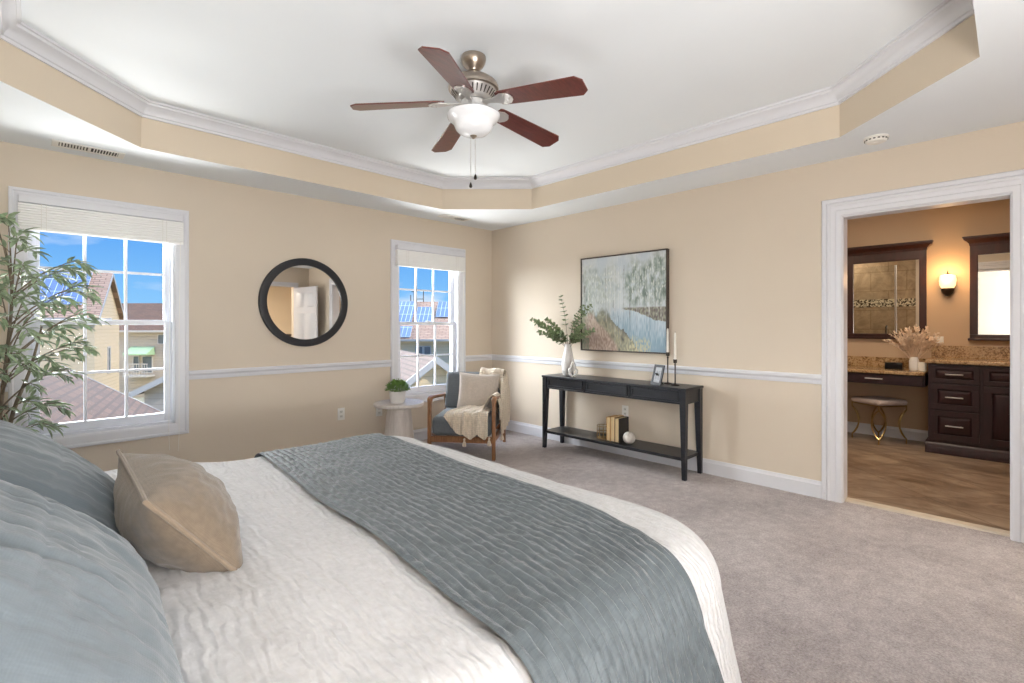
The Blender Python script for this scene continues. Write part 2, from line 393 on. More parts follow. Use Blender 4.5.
def thing(name, label, cat, loc=(0, 0, 0), rz=0, group=None, kind=None):
    o = bpy.data.objects.new(name, None); COL.objects.link(o); o.location = loc; o.rotation_euler = (0, 0, rz)
    o.empty_display_size = .1
    return tag(o, label, cat, group, kind)
def struct(o, label, cat): return tag(o, label, cat, kind='structure')
def copy_tree(o, parent=None):
    c = o.copy(); COL.objects.link(c)
    if parent: c.parent = parent
    for ch in list(o.children): copy_tree(ch, c)
    return c
def nz(x, y, z=0, s=1): return noise.noise(Vector((x*s, y*s, z*s)))

X0, Y0, XL, YF = 4.1035, 4.5495, -.62, -1.15
# ================================================================== ROOM SHELL
struct(MB().box(XL-.15, X0+.06, YF-.12, Y0+.15, -.12, 0).build('floor', 'carpet', smooth=False), 'mauve grey cut pile bedroom carpet', 'floor')
# back wall with two window openings
WO = [(-.02, .792), (2.767, 3.579)]; WZ0, WZ1 = .50, 2.067
b = MB(); ya, yb = Y0, Y0+.16
xs = [XL-.15, WO[0][0], WO[0][1], WO[1][0], WO[1][1], X0+.12]
for i in (0, 2, 4): b.box(xs[i], xs[i+1], ya, yb, -.1, 2.95)
for i in (1, 3): b.box(xs[i], xs[i+1], ya, yb, -.1, WZ0); b.box(xs[i], xs[i+1], ya, yb, WZ1, 2.95)
struct(b.build('wall_back', 'wall', smooth=False), 'beige bedroom wall with the two windows and the round mirror', 'wall')
# right wall with the bathroom doorway
DY0, DY1, DZ = -.009, .854, 2.04
b = MB(); b.box(X0, X0+.12, YF-.12, DY0, -.1, 2.95); b.box(X0, X0+.12, DY1, Y0, -.1, 2.95); b.box(X0, X0+.12, DY0, DY1, DZ, 2.95)
struct(b.build('wall_right', 'wall', smooth=False), 'beige bedroom wall with the painting and the bathroom doorway', 'wall')
struct(MB().box(XL-.15, XL, YF-.12, Y0, -.1, 2.95).build('wall_left', 'wall', smooth=False), 'beige wall behind the head of the bed', 'wall')
# front wall behind the camera: entry doorway and an added wide window
EX0, EX1 = 2.98, 3.80; RX0, RX1 = -.40, 1.10
b = MB(); y1, y0 = YF, YF-.12
b.box(XL-.15, RX0, y0, y1, -.1, 2.95); b.box(RX0, RX1, y0, y1, -.1, .72); b.box(RX0, RX1, y0, y1, 2.18, 2.95)
b.box(RX1, EX0, y0, y1, -.1, 2.95); b.box(EX0, EX1, y0, y1, DZ, 2.95); b.box(EX1, X0, y0, y1, -.1, 2.95)
struct(b.build('wall_front', 'wall', smooth=False), 'beige wall with the entry doorway reflected in the round mirror', 'wall')
# soffit and tray ceiling
OCT = [(.52, 4.06), (2.985, 4.06), (3.63, 3.42), (3.63, .76), (2.985, .10), (.52, .10), (-.12, .76), (-.12, 3.42)]
SZ, TZ = 2.44, 2.742
b = MB(); ox0, ox1, oy0, oy1 = XL, X0, YF, Y0
o4 = [(.52, oy1), (2.985, oy1), (ox1, 3.42), (ox1, .76), (2.985, oy0), (.52, oy0), (ox0, .76), (ox0, 3.42)]
cor = {1: (ox1, oy1), 3: (ox1, oy0), 5: (ox0, oy0), 7: (ox0, oy1)}
for i in range(8):
    j = (i+1) % 8
    poly = [OCT[i], o4[i]]+([cor[i]] if i in cor else [])+[o4[j], OCT[j]]
    n = len(poly)
    b.add([(x, y, SZ) for x, y in poly], [tuple(range(n))])
ceil = struct(b.build('ceiling', 'ceil', smooth=False), 'white soffit and raised tray ceiling of the bedroom', 'ceiling')
b = MB()
for i in range(8):
    (xa, yaa), (xb, ybb) = OCT[i], OCT[(i+1) % 8]
    b.add([(xa, yaa, SZ), (xb, ybb, SZ), (xb, ybb, TZ), (xa, yaa, TZ)], [(0, 1, 2, 3)])
tag(b.build('tray_side', 'tray', ceil, smooth=False), 'beige upright sides of the ceiling tray')
MB().box(XL-.15, X0+.12, YF-.12, Y0+.16, TZ, TZ+.2).build('tray_top', 'ceil', ceil, smooth=False)
def offs(poly, d):   # inward offset of the clockwise octagon
    res = []; n = len(poly)
    for i in range(n):
        p0, p1, p2 = Vector(poly[i-1]), Vector(poly[i]), Vector(poly[(i+1) % n])
        a = (p1-p0).normalized(); c = (p2-p1).normalized()
        na, nc = Vector((a.y, -a.x)), Vector((c.y, -c.x))
        bis = (na+nc).normalized(); res.append(tuple(p1+bis*d/bis.dot(na)))
    return res
prof = [(0, 2.645), (.012, 2.645), (.014, 2.66), (.022, 2.664), (.03, 2.685), (.048, 2.706), (.066, 2.716), (.07, 2.728), (.082, 2.73), (.084, 2.742), (0, 2.742)]
rings = [[(x, y, z) for x, y in offs(OCT, o)] for o, z in prof]
struct(MB().loft(rings, True, False).build('trim_1', 'trim', angle=25), 'white crown moulding around the ceiling tray', 'crown moulding')
# chair rail, baseboards
RAILP = [(0, .828), (.010, .828), (.014, .838), (.014, .858), (.020, .866), (.028, .874), (.028, .892), (.020, .899), (0, .899)]
BASEP = [(0, 0), (.016, 0), (.016, .095), (.010, .105), (.008, .122), (0, .122)]
def run_x(prof, x0, x1, y, sgn=-1): return MB().prism([(y+sgn*o, z) for o, z in prof], 'x', x0, x1)
def run_y(prof, y0, y1, x, sgn=-1): return MB().prism([(x+sgn*o, z) for o, z in prof], 'y', y0, y1)
k = 2
for x0, x1, w in ((XL, -.111, 'left of the near window'), (.882, 2.678, 'between the two windows'), (3.667, X0, 'between the far window and the room corner')):
    struct(run_x(RAILP, x0, x1, Y0).build('trim_%d' % k, 'trim', angle=25), 'white chair rail on the window wall '+w, 'chair rail'); k += 1
struct(run_y(RAILP, .965, Y0, X0).build('trim_5', 'trim', angle=25), 'white chair rail running along the wall with the painting', 'chair rail')
struct(run_x(BASEP, XL, X0, Y0).build('baseboard_back', 'trim', angle=25), 'white baseboard under the two windows', 'baseboard')
struct(run_y(BASEP, .965, Y0, X0).build('baseboard_right', 'trim', angle=25), 'white baseboard behind the black console table', 'baseboard')
struct(run_y(BASEP, YF, -.112, X0).build('baseboard_entry', 'trim', angle=25), 'white baseboard between the bathroom doorway and the entry', 'baseboard')
# bathroom door casing (fluted)
def casing_profile(wd): return [(0, 0), (0, .012), (.008, .022), (.03, .022), (.034, .014), (.038, .022), (.052, .022), (.058, .016), (.085, .014), (.092, .019), (wd-.008, .018), (wd, .010), (wd, 0)]
def casing(yin0, yin1, ztop, wd, place, zbot=0, bottom=False):
    fl = not bottom
    # profile u: 0 = outer edge, wd = inner edge ; path goes up one side, over, down
    b = MB(); rings = []
    pr = casing_profile(wd) if fl else [(0, 0), (0, .020), (.006, .024), (.018, .024), (.026, .017), (wd-.016, .014), (wd-.004, .010), (wd, .004), (wd, 0)]
    def ring(cy, cz, dy, dz): return [place(cy+dy*(wd-u), cz+dz*(wd-u), h) for u, h in pr]
    seq = [(yin1, zbot, 1, 0 if not bottom else -1), (yin1, ztop, 1, 1), (yin0, ztop, -1, 1), (yin0, zbot, -1, 0 if not bottom else -1)]
    rings = [ring(*q) for q in seq]
    if bottom: rings.append(rings[0])
    return b.loft(rings, True, not bottom)
struct(casing(DY0+.014, DY1-.014, DZ-.008, .128, lambda u, z, h: (X0-h, u, z)).build('trim_6', 'trim', smooth=False), 'white fluted casing around the bathroom doorway', 'door casing')
b = MB(); b.box(X0-.001, X0+.121, DY1-.018, DY1, 0, DZ).box(X0-.001, X0+.121, DY0, DY0+.018, 0, DZ).box(X0-.001, X0+.121, DY0+.018, DY1-.018, DZ-.018, DZ)
struct(b.build('trim_7', 'trim', bevel=.002), 'white jamb lining the bathroom doorway', 'door jamb')
struct(MB().prism([(X0+.035, -.02), (X0+.045, .012), (X0+.115, .014), (X0+.125, -.02)], 'y', DY0, DY1).build('trim_8', plain('marble_threshold', lin(206, 194, 176), .3, var=.06), None), 'pale stone threshold in the bathroom doorway', 'threshold')
# casing on the bathroom side
struct(casing(DY0, DY1, DZ, .11, lambda u, z, h: (X0+.12+h, u, z)).build('trim_9', 'trim', smooth=False), 'white casing on the bathroom side of the doorway', 'door casing')
# entry doorway casing, door leaf
struct(casing(EX0, EX1, DZ, .09, lambda u, z, h: (u, YF+h, z)).build('trim_10', 'trim', smooth=False), 'white casing around the entry doorway', 'door casing')
door = thing('door_1', 'white six panel entry door standing open, seen in the round mirror', 'door', (EX1, YF+.03, 0), math.radians(80), kind='structure')
b = MB(); wdt, hgt = .80, 2.02
b.box(0, wdt, -.016, .016, .01, hgt)
for (u0, u1) in ((.10, .36), (.44, .70)):
    for (z0, z1) in ((.16, .72), (.86, 1.5), (1.62, 1.9)):
        for sy in (-1, 1):
            f = .016*sy
            b.hexa([(u0, f, z0), (u1, f, z0), (u1, f, z1), (u0, f, z1), (u0+.035, f+.018*sy, z0+.035), (u1-.035, f+.018*sy, z0+.035), (u1-.035, f+.018*sy, z1-.035), (u0+.035, f+.018*sy, z1-.035)])
b.build('door_leaf', 'trim', door, bevel=.002)
b = MB()
for sy in (-1, 1):
    b.T = Matrix.Translation((.74, sy*.016, .95)) @ Matrix.Rotation(-sy*PI/2, 4, 'X')
    b.lathe([(.03, 0), (.03, .006), (.012, .012), (.012, .03), (.026, .042), (.028, .054), (.02, .064), (.004, .067)], seg=16)
b.T = None
b.build('door_knob', 'nickel', door)
# unseen rear window, added as a setting for the fill lamp
b = MB(); b.box(RX0, RX1, YF-.10, YF-.04, .72, .78).box(RX0, RX1, YF-.10, YF-.04, 2.12, 2.18).box(RX0, RX0+.06, YF-.10, YF-.04, .78, 2.12).box(RX1-.06, RX1, YF-.10, YF-.04, .78, 2.12)
for q in (1/3, 2/3): xx = RX0+(RX1-RX0)*q; b.box(xx-.012, xx+.012, YF-.09, YF-.06, .78, 2.12)
b.box(RX0, RX1, YF-.09, YF-.06, 1.44, 1.46)
w3 = struct(b.build('added_window', 'vinyl', bevel=.003), 'wide white window added behind the camera for the fill light', 'window')
struct(casing(RX0, RX1, 2.18, .09, lambda u, z, h: (u, YF+h, z), .72, True).build('trim_11', 'trim', smooth=False), 'white casing around the added window behind the camera', 'window casing')
struct(MB().box(-1.2, 1.78, -3.3, YF-.12, 2.30, 2.42).build('trim_12', 'trim', bevel=.01), 'white slab added outside the rear window to block the sun', 'sun blocker')  # unseen overhang, added to keep the sun out of the room
# hall beyond the entry doorway
struct(MB().box(1.9, 5.2, -4.2, YF-.12, -.12, 0).build('floor_hall', 'carpet', smooth=False), 'hall carpet beyond the entry doorway', 'floor')
struct(MB().box(1.9, 5.2, -4.2, -4.1, 0, 2.5).box(1.8, 1.9, -4.2, YF-.12, 0, 2.5).box(5.2, 5.3, -4.2, YF-.12, 0, 2.5).build('wall_hall', 'tray', smooth=False), 'warm beige hall walls beyond the entry doorway', 'wall')
struct(MB().box(1.8, 5.3, -4.2, YF-.12, 2.5, 2.6).build('ceiling_hall', 'ceil', smooth=False), 'white hall ceiling', 'ceiling')
rl = thing('stair_railing', 'wooden stair railing with slim balusters in the hall, seen in the round mirror', 'railing', (2.0, -2.25, .0))
MB().box(0, 2.9, -.03, .03, 1.02, 1.07).build('handrail', 'cherry', rl, bevel=.012)
MB().box(0, 2.9, -.02, .02, .06, .09).build('bottom_rail', 'trim', rl, bevel=.004)
b0 = MB().cbox(.06, 0, .555, .032, .032, .93).build('baluster', 'trim', rl, bevel=.004)
for i in range(1, 24):
    o = b0.copy(); COL.objects.link(o); o.location.x = i*.12
MB().cbox(.01, 0, .03, .06, .06, .06).build('foot_block', 'trim', rl, bevel=.004)
MB().cbox(2.88, 0, .03, .06, .06, .06).build('foot_block', 'trim', rl, bevel=.004)

# ================================================================== WINDOWS
def make_window(name, x0, x1, label):
    t = thing(name, label, 'window', ((x0+x1)/2, Y0, 0), kind='structure')
    h = (x1-x0)/2
    casing(-h, h, WZ1, .09, lambda u, z, d: (u, -d, z), WZ0, True).build('window_casing', 'trim', t, smooth=False)
    b = MB(); r = .016
    b.box(-h, -h+r, -.001, .15, WZ0, WZ1).box(h-r, h, -.001, .15, WZ0, WZ1).box(-h, h, -.001, .15, WZ1-r, WZ1).box(-h, h, -.001, .15, WZ0, WZ0+.02)
    b.box(-h+r, -h+r+.02, .075, .085, WZ0, WZ1).box(h-r-.02, h-r, .075, .085, WZ0, WZ1)
    b.build('jamb', 'vinyl', t, bevel=.002)
    hw = h-r
    def sash(nm, y0, y1, z0, z1, bot, top):
        s = MB(); st = .042
        s.box(-hw, -hw+st, y0, y1, z0, z1).box(hw-st, hw, y0, y1, z0, z1).box(-hw+st, hw-st, y0, y1, z0, z0+bot).box(-hw+st, hw-st, y0, y1, z1-top, z1)
        so = s.build(nm, 'vinyl', t, bevel=.003)
        g = MB(); gx = hw-st; ym = (y0+y1)/2
        for q in (-1/3, 1/3): g.box(q*gx-.009, q*gx+.009, ym-.006, ym+.010, z0+bot, z1-top)
        zm = (z0+bot+z1-top)/2; g.box(-gx, gx, ym-.0045, ym+.0085, zm-.009, zm+.009)
        g.build('muntin_grid', 'vinyl', so)
        MB().box(-gx, gx, ym-.002, ym+.002, z0+bot, z1-top).build('pane', 'glass', so, smooth=False)
    sash('lower_sash', .045, .075, WZ0+.02, 1.297, .06, .036)
    sash('upper_sash', .085, .115, 1.262, WZ1-r, .036, .045)
    MB().box(-.03, .03, .03, .045, 1.297, 1.31).build('sash_lock', 'vinyl', t, bevel=.003)
    # raised slat blind across the head of the casing
    bl = MB().box(-.452, .452, -.072, -.012, 2.055, 2.105).build('blind_headrail', 'trim', t, bevel=.006)
    b = MB()
    for i in range(9): b.box(-.452, .452, -.068, -.018, 1.905+i*.0165, 1.905+i*.0165+.0145)
    b.build('blind_slat_stack', 'blind', t, bevel=.003)
    MB().box(-.452, .452, -.068, -.018, 1.882, 1.903).build('blind_bottom_rail', 'blind', t, bevel=.004)
    b = MB()
    for q in (-.33, .33):
        for dx in (-.012, .012): b.tube([(q+dx, -.071, 2.055), (q+dx, -.0715, 1.97), (q+dx, -.071, 1.885)], .0016, 5)
    b.build('blind_ladder_cord', 'plate', t)
    MB().tube([(.36, -.071, 1.89), (.365, -.05, 1.2), (.362, -.032, .42), (.37, -.012, .30)], .0016, 5).tube([(.43, -.071, 1.89), (.425, -.05, 1.2), (.428, -.032, .42), (.425, -.012, .28)], .0016, 5).build('blind_pull_cord', 'plate', t)
    return t
make_window('window_1', *WO[0], 'nearer white gridded double hung window with raised blind, left of the round mirror')
make_window('window_2', *WO[1], 'farther white gridded double hung window with raised blind, behind the grey armchair')

# ================================================================== BED
BX0, BX1, BY0, BY1, BR, RC = -.50, 1.565, .55, 2.55, .14, .15
bed = thing('bed', 'king bed against the left wall, covered by white quilt and blue grey runner', 'bed', (.46, 1.55, 0))
MB().box(-.96, 1.0, -.93, .93, .32, .585).build('mattress', 'linen', bed, bevel=.06, segs=4)
MB().box(-.96, .98, -.92, .92, .13, .318).build('box_spring', 'linen', bed, bevel=.02)
for x in (-.88, .88):
    for y in (-.8, .8): MB().cbox(x, y, .065, .06, .06, .13).build('leg', 'black', bed, bevel=.004)
b = MB().box(-1.075, -1.0, -1.0, 1.0, .05, 1.22); b.build('headboard', 'slategrey', bed, bevel=.03, segs=3)
def bedtop(x, y):
    q = max(0, min(1, (.70-x)/.40)); z = .652+.045*q*q*(3-2*q)
    z += .012*math.exp(-((x-.36)**2/.03+(y-2.42)**2/.02))
    z += .012*nz(x, y, 1.3, 2.3)+.005*nz(x, y, 4.1, 7)
    return z
def cloth(a, bb, off=0.0, x1=BX1, y0=BY0, y1=BY1, r=BR, flare=.22):
    i_ = r+RC
    cx1, cy0, cy1 = x1-i_, y0+i_, y1-i_
    dx = max(0, a-cx1); dy = cy0-bb if bb < cy0 else (bb-cy1 if bb > cy1 else 0); sy = -1 if bb < cy0 else 1
    px, py = min(a, cx1), min(max(bb, cy0), cy1)
    e = max(dx, dy)
    if e <= 0: return Vector((a, bb, bedtop(a, bb)+off)), 0
    n = math.hypot(dx, dy); ux, uy = dx/n, sy*dy/n
    if e < RC:
        x, y = px+ux*e, py+uy*e
        return Vector((x, y, bedtop(x, y)+off)), 0
    zt = bedtop(px+ux*RC, py+uy*RC); e -= RC
    q = r*PI/2
    if e < q:
        th = e/r; h = RC+(r+off)*math.sin(th); z = zt-r+(r+off)*math.cos(th)
    else:
        d = e-q; fold = .016*math.sin(18*(px*1.1+py)+3*ux)*min(1, d/.15)+.01*nz(px*4, py*4, 2.2)*min(1, d/.1)
        h = RC+r+off+flare*d+fold*.6; z = zt-r-d
    return Vector((px+ux*h, py+uy*h, z)), e
LQ = BR*PI/2+.27
def quilt_fn(u, v):
    a = BX0+u*(BX1-BR+LQ-BX0); bb = (BY0+BR-LQ)+v*((BY1-BR+LQ)-(BY0+BR-LQ))
    p, e = cloth(a, bb)
    s = .0016*math.sin(210*a+9*nz(a, bb, 0, 3))+.004*nz(a, bb, 7, 14)
    return (p.x, p.y, p.z+s*(.7 if e <= 0 else .2))
b = MB().grid(quilt_fn, 300, 190)
tag(b.build('bed_quilt', 'quilt', angle=180), 'white textured matelasse quilt spread over the king bed', 'quilt')
LR = BR*PI/2+.42
RK = [(-.2, 1.33), (.1, 1.275), (.35, 1.205), (.52, 1.18), (.66, 1.208), (.77, 1.255), (.9, 1.285), (1.1, 1.305), (1.5, 1.318), (2.3, 1.355), (3.5, 1.40)]
def keyed(x):
    for (xa, ya_), (xb, yb_) in zip(RK, RK[1:]):
        if x <= xb: f = max(0, (x-xa)/(xb-xa)); f = f*f*(3-2*f)*.5+f*.5; return ya_+(yb_-ya_)*f
    return RK[-1][1]
def runner_fn(u, v):
    bb = (BY0+BR-LR)+v*((BY1-BR+LR)-(BY0+BR-LR))
    q = min(1, max(0, (bb-.5)/2.0))
    a0 = .594+.063*max(bb, .55); a1 = keyed(bb)
    a = a0+u*(a1-a0)+.008*nz(bb, 0, 3, 2)
    ch = abs(math.sin(PI*u*22)); s = .006*(ch**.5)
    s += .0055*nz(u*44, bb*34, 5)+.004*nz(a, bb, 8, 6)
    edge = min(u, 1-u)
    if edge < .012: s = .004
    p, e = cloth(a, bb, .014+s)
    return p
b = MB().grid(runner_fn, 264, 240)
tag(b.build('bed_runner', 'runner', thick=0, angle=180), 'blue grey channel quilted runner folded across the foot of the bed', 'bed runner')

def pillow_mesh(w, h, t, pu=2.6, fn=None, nu=60, nv=48, pinch=.06, pw=.5):
    b = MB()
    def side(sg):
        def f(i, j):
            u, v = 2*i-1, 2*j-1
            m = max(0, (1-abs(u)**pu))**pw*max(0, (1-abs(v)**pu))**pw
            x = u*w/2*(1-pinch*(1-v*v)*abs(u)**2); y = v*h/2*(1-pinch*(1-u*u)*abs(v)**2)
            z = sg*t/2*m
            if fn: z += sg*fn(u, v)*min(1, m*3)
            return (x, y, z)
        return f
    b.grid(side(1), nu, nv); b.grid(side(-1), nu, nv)
    def edge():
        pts = []
        for k in range(4*16):
            s, q = divmod(k, 16); q = 2*q/16-1
            u, v = [(q, -1), (1, q), (-q, 1), (-1, -q)][s]
            pts.append((u*w/2*(1-pinch*(1-v*v)*abs(u)**2), v*h/2*(1-pinch*(1-u*u)*abs(v)**2), 0))
        return pts
    return b, edge()
def frame_mat(U, V):
    U = Vector(U).normalized(); V = Vector(V); V = (V-U*V.dot(U)).normalized(); Wn = U.cross(V)
    return Matrix(((U.x, V.x, Wn.x, 0), (U.y, V.y, Wn.y, 0), (U.z, V.z, Wn.z, 0), (0, 0, 0, 1)))
def sham(loc, lean, yaw, seed, label):
    def fn(u, v):
        c = .0035*abs(math.sin(PI*(v*.5+.5)*12))**.35
        w_ = .008*nz(u*7+seed, v*1.6, seed)+.006*nz(u*19, v*2.5+seed, 2)+.003*nz(u*40, v*5+seed, 7)+.010*nz(u*1.3, v*1.3, seed+4)
        return c+w_
    b, ed = pillow_mesh(.84, .60, .30, 2.4, fn, 110, 70, .05)
    o = b.build('pillow_sham', 'sham', angle=180)
    MB().tube(ed, .006, 6, True).build('seam_piping', 'sham', o)
    m = frame_mat((math.sin(yaw), math.cos(yaw), 0), (-math.sin(lean), 0, math.cos(lean)))
    o.matrix_world = Matrix.Translation(loc) @ m
    return tag(o, label, 'pillow', 'quilted shams at the head of the bed')
sham((-.080, 1.03, .832), math.radians(50), .03, 1.0, 'nearest blue grey quilted pillow sham in the bottom left corner')
sham((-.045, 1.88, .80), math.radians(50), -.05, 5.0, 'farther blue grey quilted pillow sham, behind the tan cushion')
def fnc(u, v): return .006*nz(u*3, v*3, 2)+.004*nz(u*8, v*8, 6)
b, ed = pillow_mesh(.56, .30, .22, 2.2, fnc, 60, 44, .05, .66)
o = b.build('lumbar_cushion', 'tan', angle=180)
MB().tube(ed, .006, 8, True).build('seam_piping', 'tanpipe', o)
o.matrix_world = Matrix.Translation((.268, 1.528, .775)) @ frame_mat((.02, 1, 0), (-.165, 0, .20))
tag(o, 'tan woven lumbar cushion with piped seam propped against the grey shams', 'cushion')

# ================================================================== CONSOLE TABLE
CT = .745
con = thing('console_table', 'long black console table with three drawers below the landscape painting', 'console table', (3.92, 2.618, 0))
HL, HD = .775, .158
MB().box(-HD-.006, HD+.006, -HL-.006, HL+.006, CT-.02, CT).build('table_top', 'console', con, bevel=.003)
b = MB(); z0 = .612
b.box(-HD+.02, HD-.004, HL-.036, HL-.012, z0, CT-.02).box(-HD+.02, HD-.004, -HL+.012, -HL+.036, z0, CT-.02).box(HD-.024, HD-.004, -HL+.03, HL-.03, z0, CT-.02)
b.box(-HD+.006, HD-.004, -HL+.03, HL-.03, z0, z0+.014)
for q in (-1, 1): b.box(-HD+.004, HD-.02, q*.245-.008, q*.245+.008, z0, CT-.02)
b.build('apron', 'console', con, bevel=.002)
for i in (-1, 0, 1):
    c = i*.490; hw = .225
    d = MB()
    x = -HD+.004
    d.box(x+.011, x+.02, c-hw, c+hw, z0+.016, CT-.024)
    d.box(x, x+.012, c-hw, c+hw, z0+.016, z0+.034).box(x, x+.012, c-hw, c-hw+.018, z0+.034, CT-.042).box(x, x+.012, c+hw-.018, c+hw, z0+.034, CT-.042)
    d.box(x, x+.012, c-hw, c-.05, CT-.042, CT-.024).box(x, x+.012, c+.05, c+hw, CT-.042, CT-.024).box(x+.002, x+.012, c-.05, c+.05, CT-.042, CT-.034)
    d.build('drawer', 'console', con, bevel=.0015)
for sx in (-1, 1):
    for sy in (-1, 1):
        a = .026; c2 = .0165
        cx, cy = sx*(HD-a), sy*(HL-a)
        def sq(r, z, ox=0, oy=0): return [(cx+ox-r, cy+oy-r, z), (cx+ox+r, cy+oy-r, z), (cx+ox+r, cy+oy+r, z), (cx+ox-r, cy+oy+r, z)]
        ox, oy = sx*(a-c2), sy*(a-c2)
        MB().loft([sq(c2, 0, ox, oy), sq(a, z0, 0, 0), sq(a, CT-.02)]).build('leg', 'console', con, bevel=.002)
MB().box(-HD+.006, HD-.004, -HL+.02, HL-.02, .155, .182).build('shelf', 'console', con, bevel=.003)
# ---- objects on the console
VX, VY = 3.93, 3.19
vase = thing('vase', 'tall white textured vase holding eucalyptus on the black console table', 'vase', (VX, VY, CT))
MB().lathe([(.040, 0), (.052, .01), (.062, .05), (.066, .095), (.064, .14), (.056, .19), (.046, .235), (.037, .275), (.033, .305), (.036, .322), (.031, .320), (.027, .30), (.030, .22)], seg=28, cap=False).add([(.04*math.cos(j*.5236), .04*math.sin(j*.5236), .001) for j in range(12)], [tuple(range(12))]).build('vase_body', 'ceramic', vase)
euc = thing('eucalyptus_stems', 'bunch of round leaved eucalyptus stems standing in the tall white vase', 'plant', (VX, VY, CT+.245))
ends = [((0, .36, .33), 10), ((.03, .56, .29), 11), ((-.03, .47, .20), 10), ((0, .62, .33), 10), ((-.02, .10, .56), 8), ((.03, .22, .24), 8), ((.03, -.20, .46), 11), ((0, -.34, .46), 11), ((-.04, -.42, .22), 10), ((.04, -.12, .18), 9), ((-.08, .07, .20), 8), ((-.06, -.28, .27), 9), ((-.09, .24, .18), 8)]
bs, bl = MB(), MB()
for (ex, ey, ez), n in ends:
    p0, p2 = Vector((0, 0, 0)), Vector((ex, ey*.82, ez)); p1 = Vector((ex*.15, ey*.15, ez*.62))
    pt = [(p0*(1-t)**2+p1*2*t*(1-t)+p2*t*t) for t in [i/8 for i in range(9)]]
    bs.tube(pt, [.003-.002*i/8 for i in range(9)], 5)
    for i in range(n):
        t = .42+.58*i/(n-1); q = p0*(1-t)**2+p1*2*t*(1-t)+p2*t*t
        tg = ((p1-p0)*(1-t)+(p2-p1)*t).normalized()
        for sd in (0, 1, 2):
            an = sd*2.1+i*1.3+rnd.random()*.6
            perp = tg.cross(Vector((1, .2, .1))).normalized(); bb_ = tg.cross(perp)
            d = (perp*math.cos(an)+bb_*math.sin(an))+tg*.35
            bl.disc_leaf(q, d, tg+Vector((rnd.uniform(-.4, .4), rnd.uniform(-.4, .4), .3)), .027*(1.15-.5*t)*rnd.uniform(.75, 1.15))
bs.build('stem', 'bark', euc); bl.build('foliage', 'leaf2', euc)
# small looped white ornament beside the vase
tl = MB(); pts = []
for i in range(25):
    a = -PI/2+2*PI*i/24*.98
    pts.append((0, .030*math.cos(a)*(1.15 if math.sin(a) < 0 else .55)*(1.1-.2*math.sin(a)), .078+.068*math.sin(a)))
tl.tube(pts, [.012]*25, 10)
o = tl.build('loop_ornament', 'ceramic'); o.location = (3.83, 3.045, CT); o.rotation_euler = (0, 0, .69)
tag(o, 'small white ceramic loop ornament at the foot of the tall vase', 'ornament')
def candlestick(x, y, h, label):
    t = thing('candlestick', label, 'candlestick', (x, y, CT), group='iron candlesticks on the console')
    MB().lathe([(.036, 0), (.037, .004), (.032, .008), (.008, .012), (.005, .02)], seg=22).build('base', 'iron', t)
    MB().lathe([(.0055, .012), (.0055, h-.03), (.009, h-.028), (.009, h-.022), (.0055, h-.02), (.0055, h-.004)], seg=10).build('stem', 'iron', t)
    MB().lathe([(.006, h-.012), (.015, h-.008), (.016, h+.022), (.013, h+.022), (.0125, h+.002), (.004, h+.002)], seg=16, cap=False).build('cup', 'iron', t)
    return t
def taper(x, y, z, L, label):
    t = thing('taper_candle', label, 'candle', (x, y, z))
    MB().lathe([(.0110, 0), (.0112, .02), (.0085, L*.9), (.006, L), (.002, L+.004)], seg=12).build('wax_body', 'wax', t)
    MB().tube([(0, 0, L+.002), (.001, 0, L+.012)], .0012, 5).build('wick', 'dark', t)
candlestick(3.985, 2.115, .255, 'taller dark iron candlestick, the left one on the console table')
candlestick(3.925, 2.015, .20, 'shorter dark iron candlestick, the right one on the console table')
taper(3.985, 2.115, CT+.257, .225, 'ivory taper candle in the taller iron candlestick, in front of the painting')
taper(3.925, 2.015, CT+.202, .245, 'ivory taper candle in the shorter iron candlestick near the end of the console')
pf = thing('photo_frame', 'small grey framed photo leaning back on the console beside the candlesticks', 'photo frame', (3.84, 2.155, CT), math.radians(-18))
# frame local: y along the width, leans back to +x
tilt = Matrix.Rotation(math.radians(16), 4, 'Y')
fw, fh, bw = .060, .178, .022
b = MB(); b.T = tilt
b.box(0, .012, -fw, fw, 0, bw).box(0, .012, -fw, fw, fh-bw, fh).box(0, .012, -fw, -fw+bw, bw, fh-bw).box(0, .012, fw-bw, fw, bw, fh-bw); b.build('frame', plain('dark_grey_frame', lin(50, 52, 58), .5, 0, var=.1), pf, bevel=.002)
b = MB(); b.T = tilt; b.box(.005, .009, -fw+bw, fw-bw, bw, fh-bw); b.build('mat_board', plain('grey_mat_board', lin(176, 178, 182), .6, var=.05), pf, smooth=False)
b = MB(); b.T = tilt; b.box(.0035, .005, -.026, .026, .048, .124); b.build('photo', plain('grey_photo_print', lin(150, 152, 156), .4, var=.5, vs=60), pf, smooth=False)
MB().hexa([(.012, -.016, .10), (.012, .016, .10), (.016, .016, .10), (.016, -.016, .10), (.075, -.016, 0), (.075, .016, 0), (.08, .016, 0), (.08, -.016, 0)]).build('easel_back', 'dark', pf)
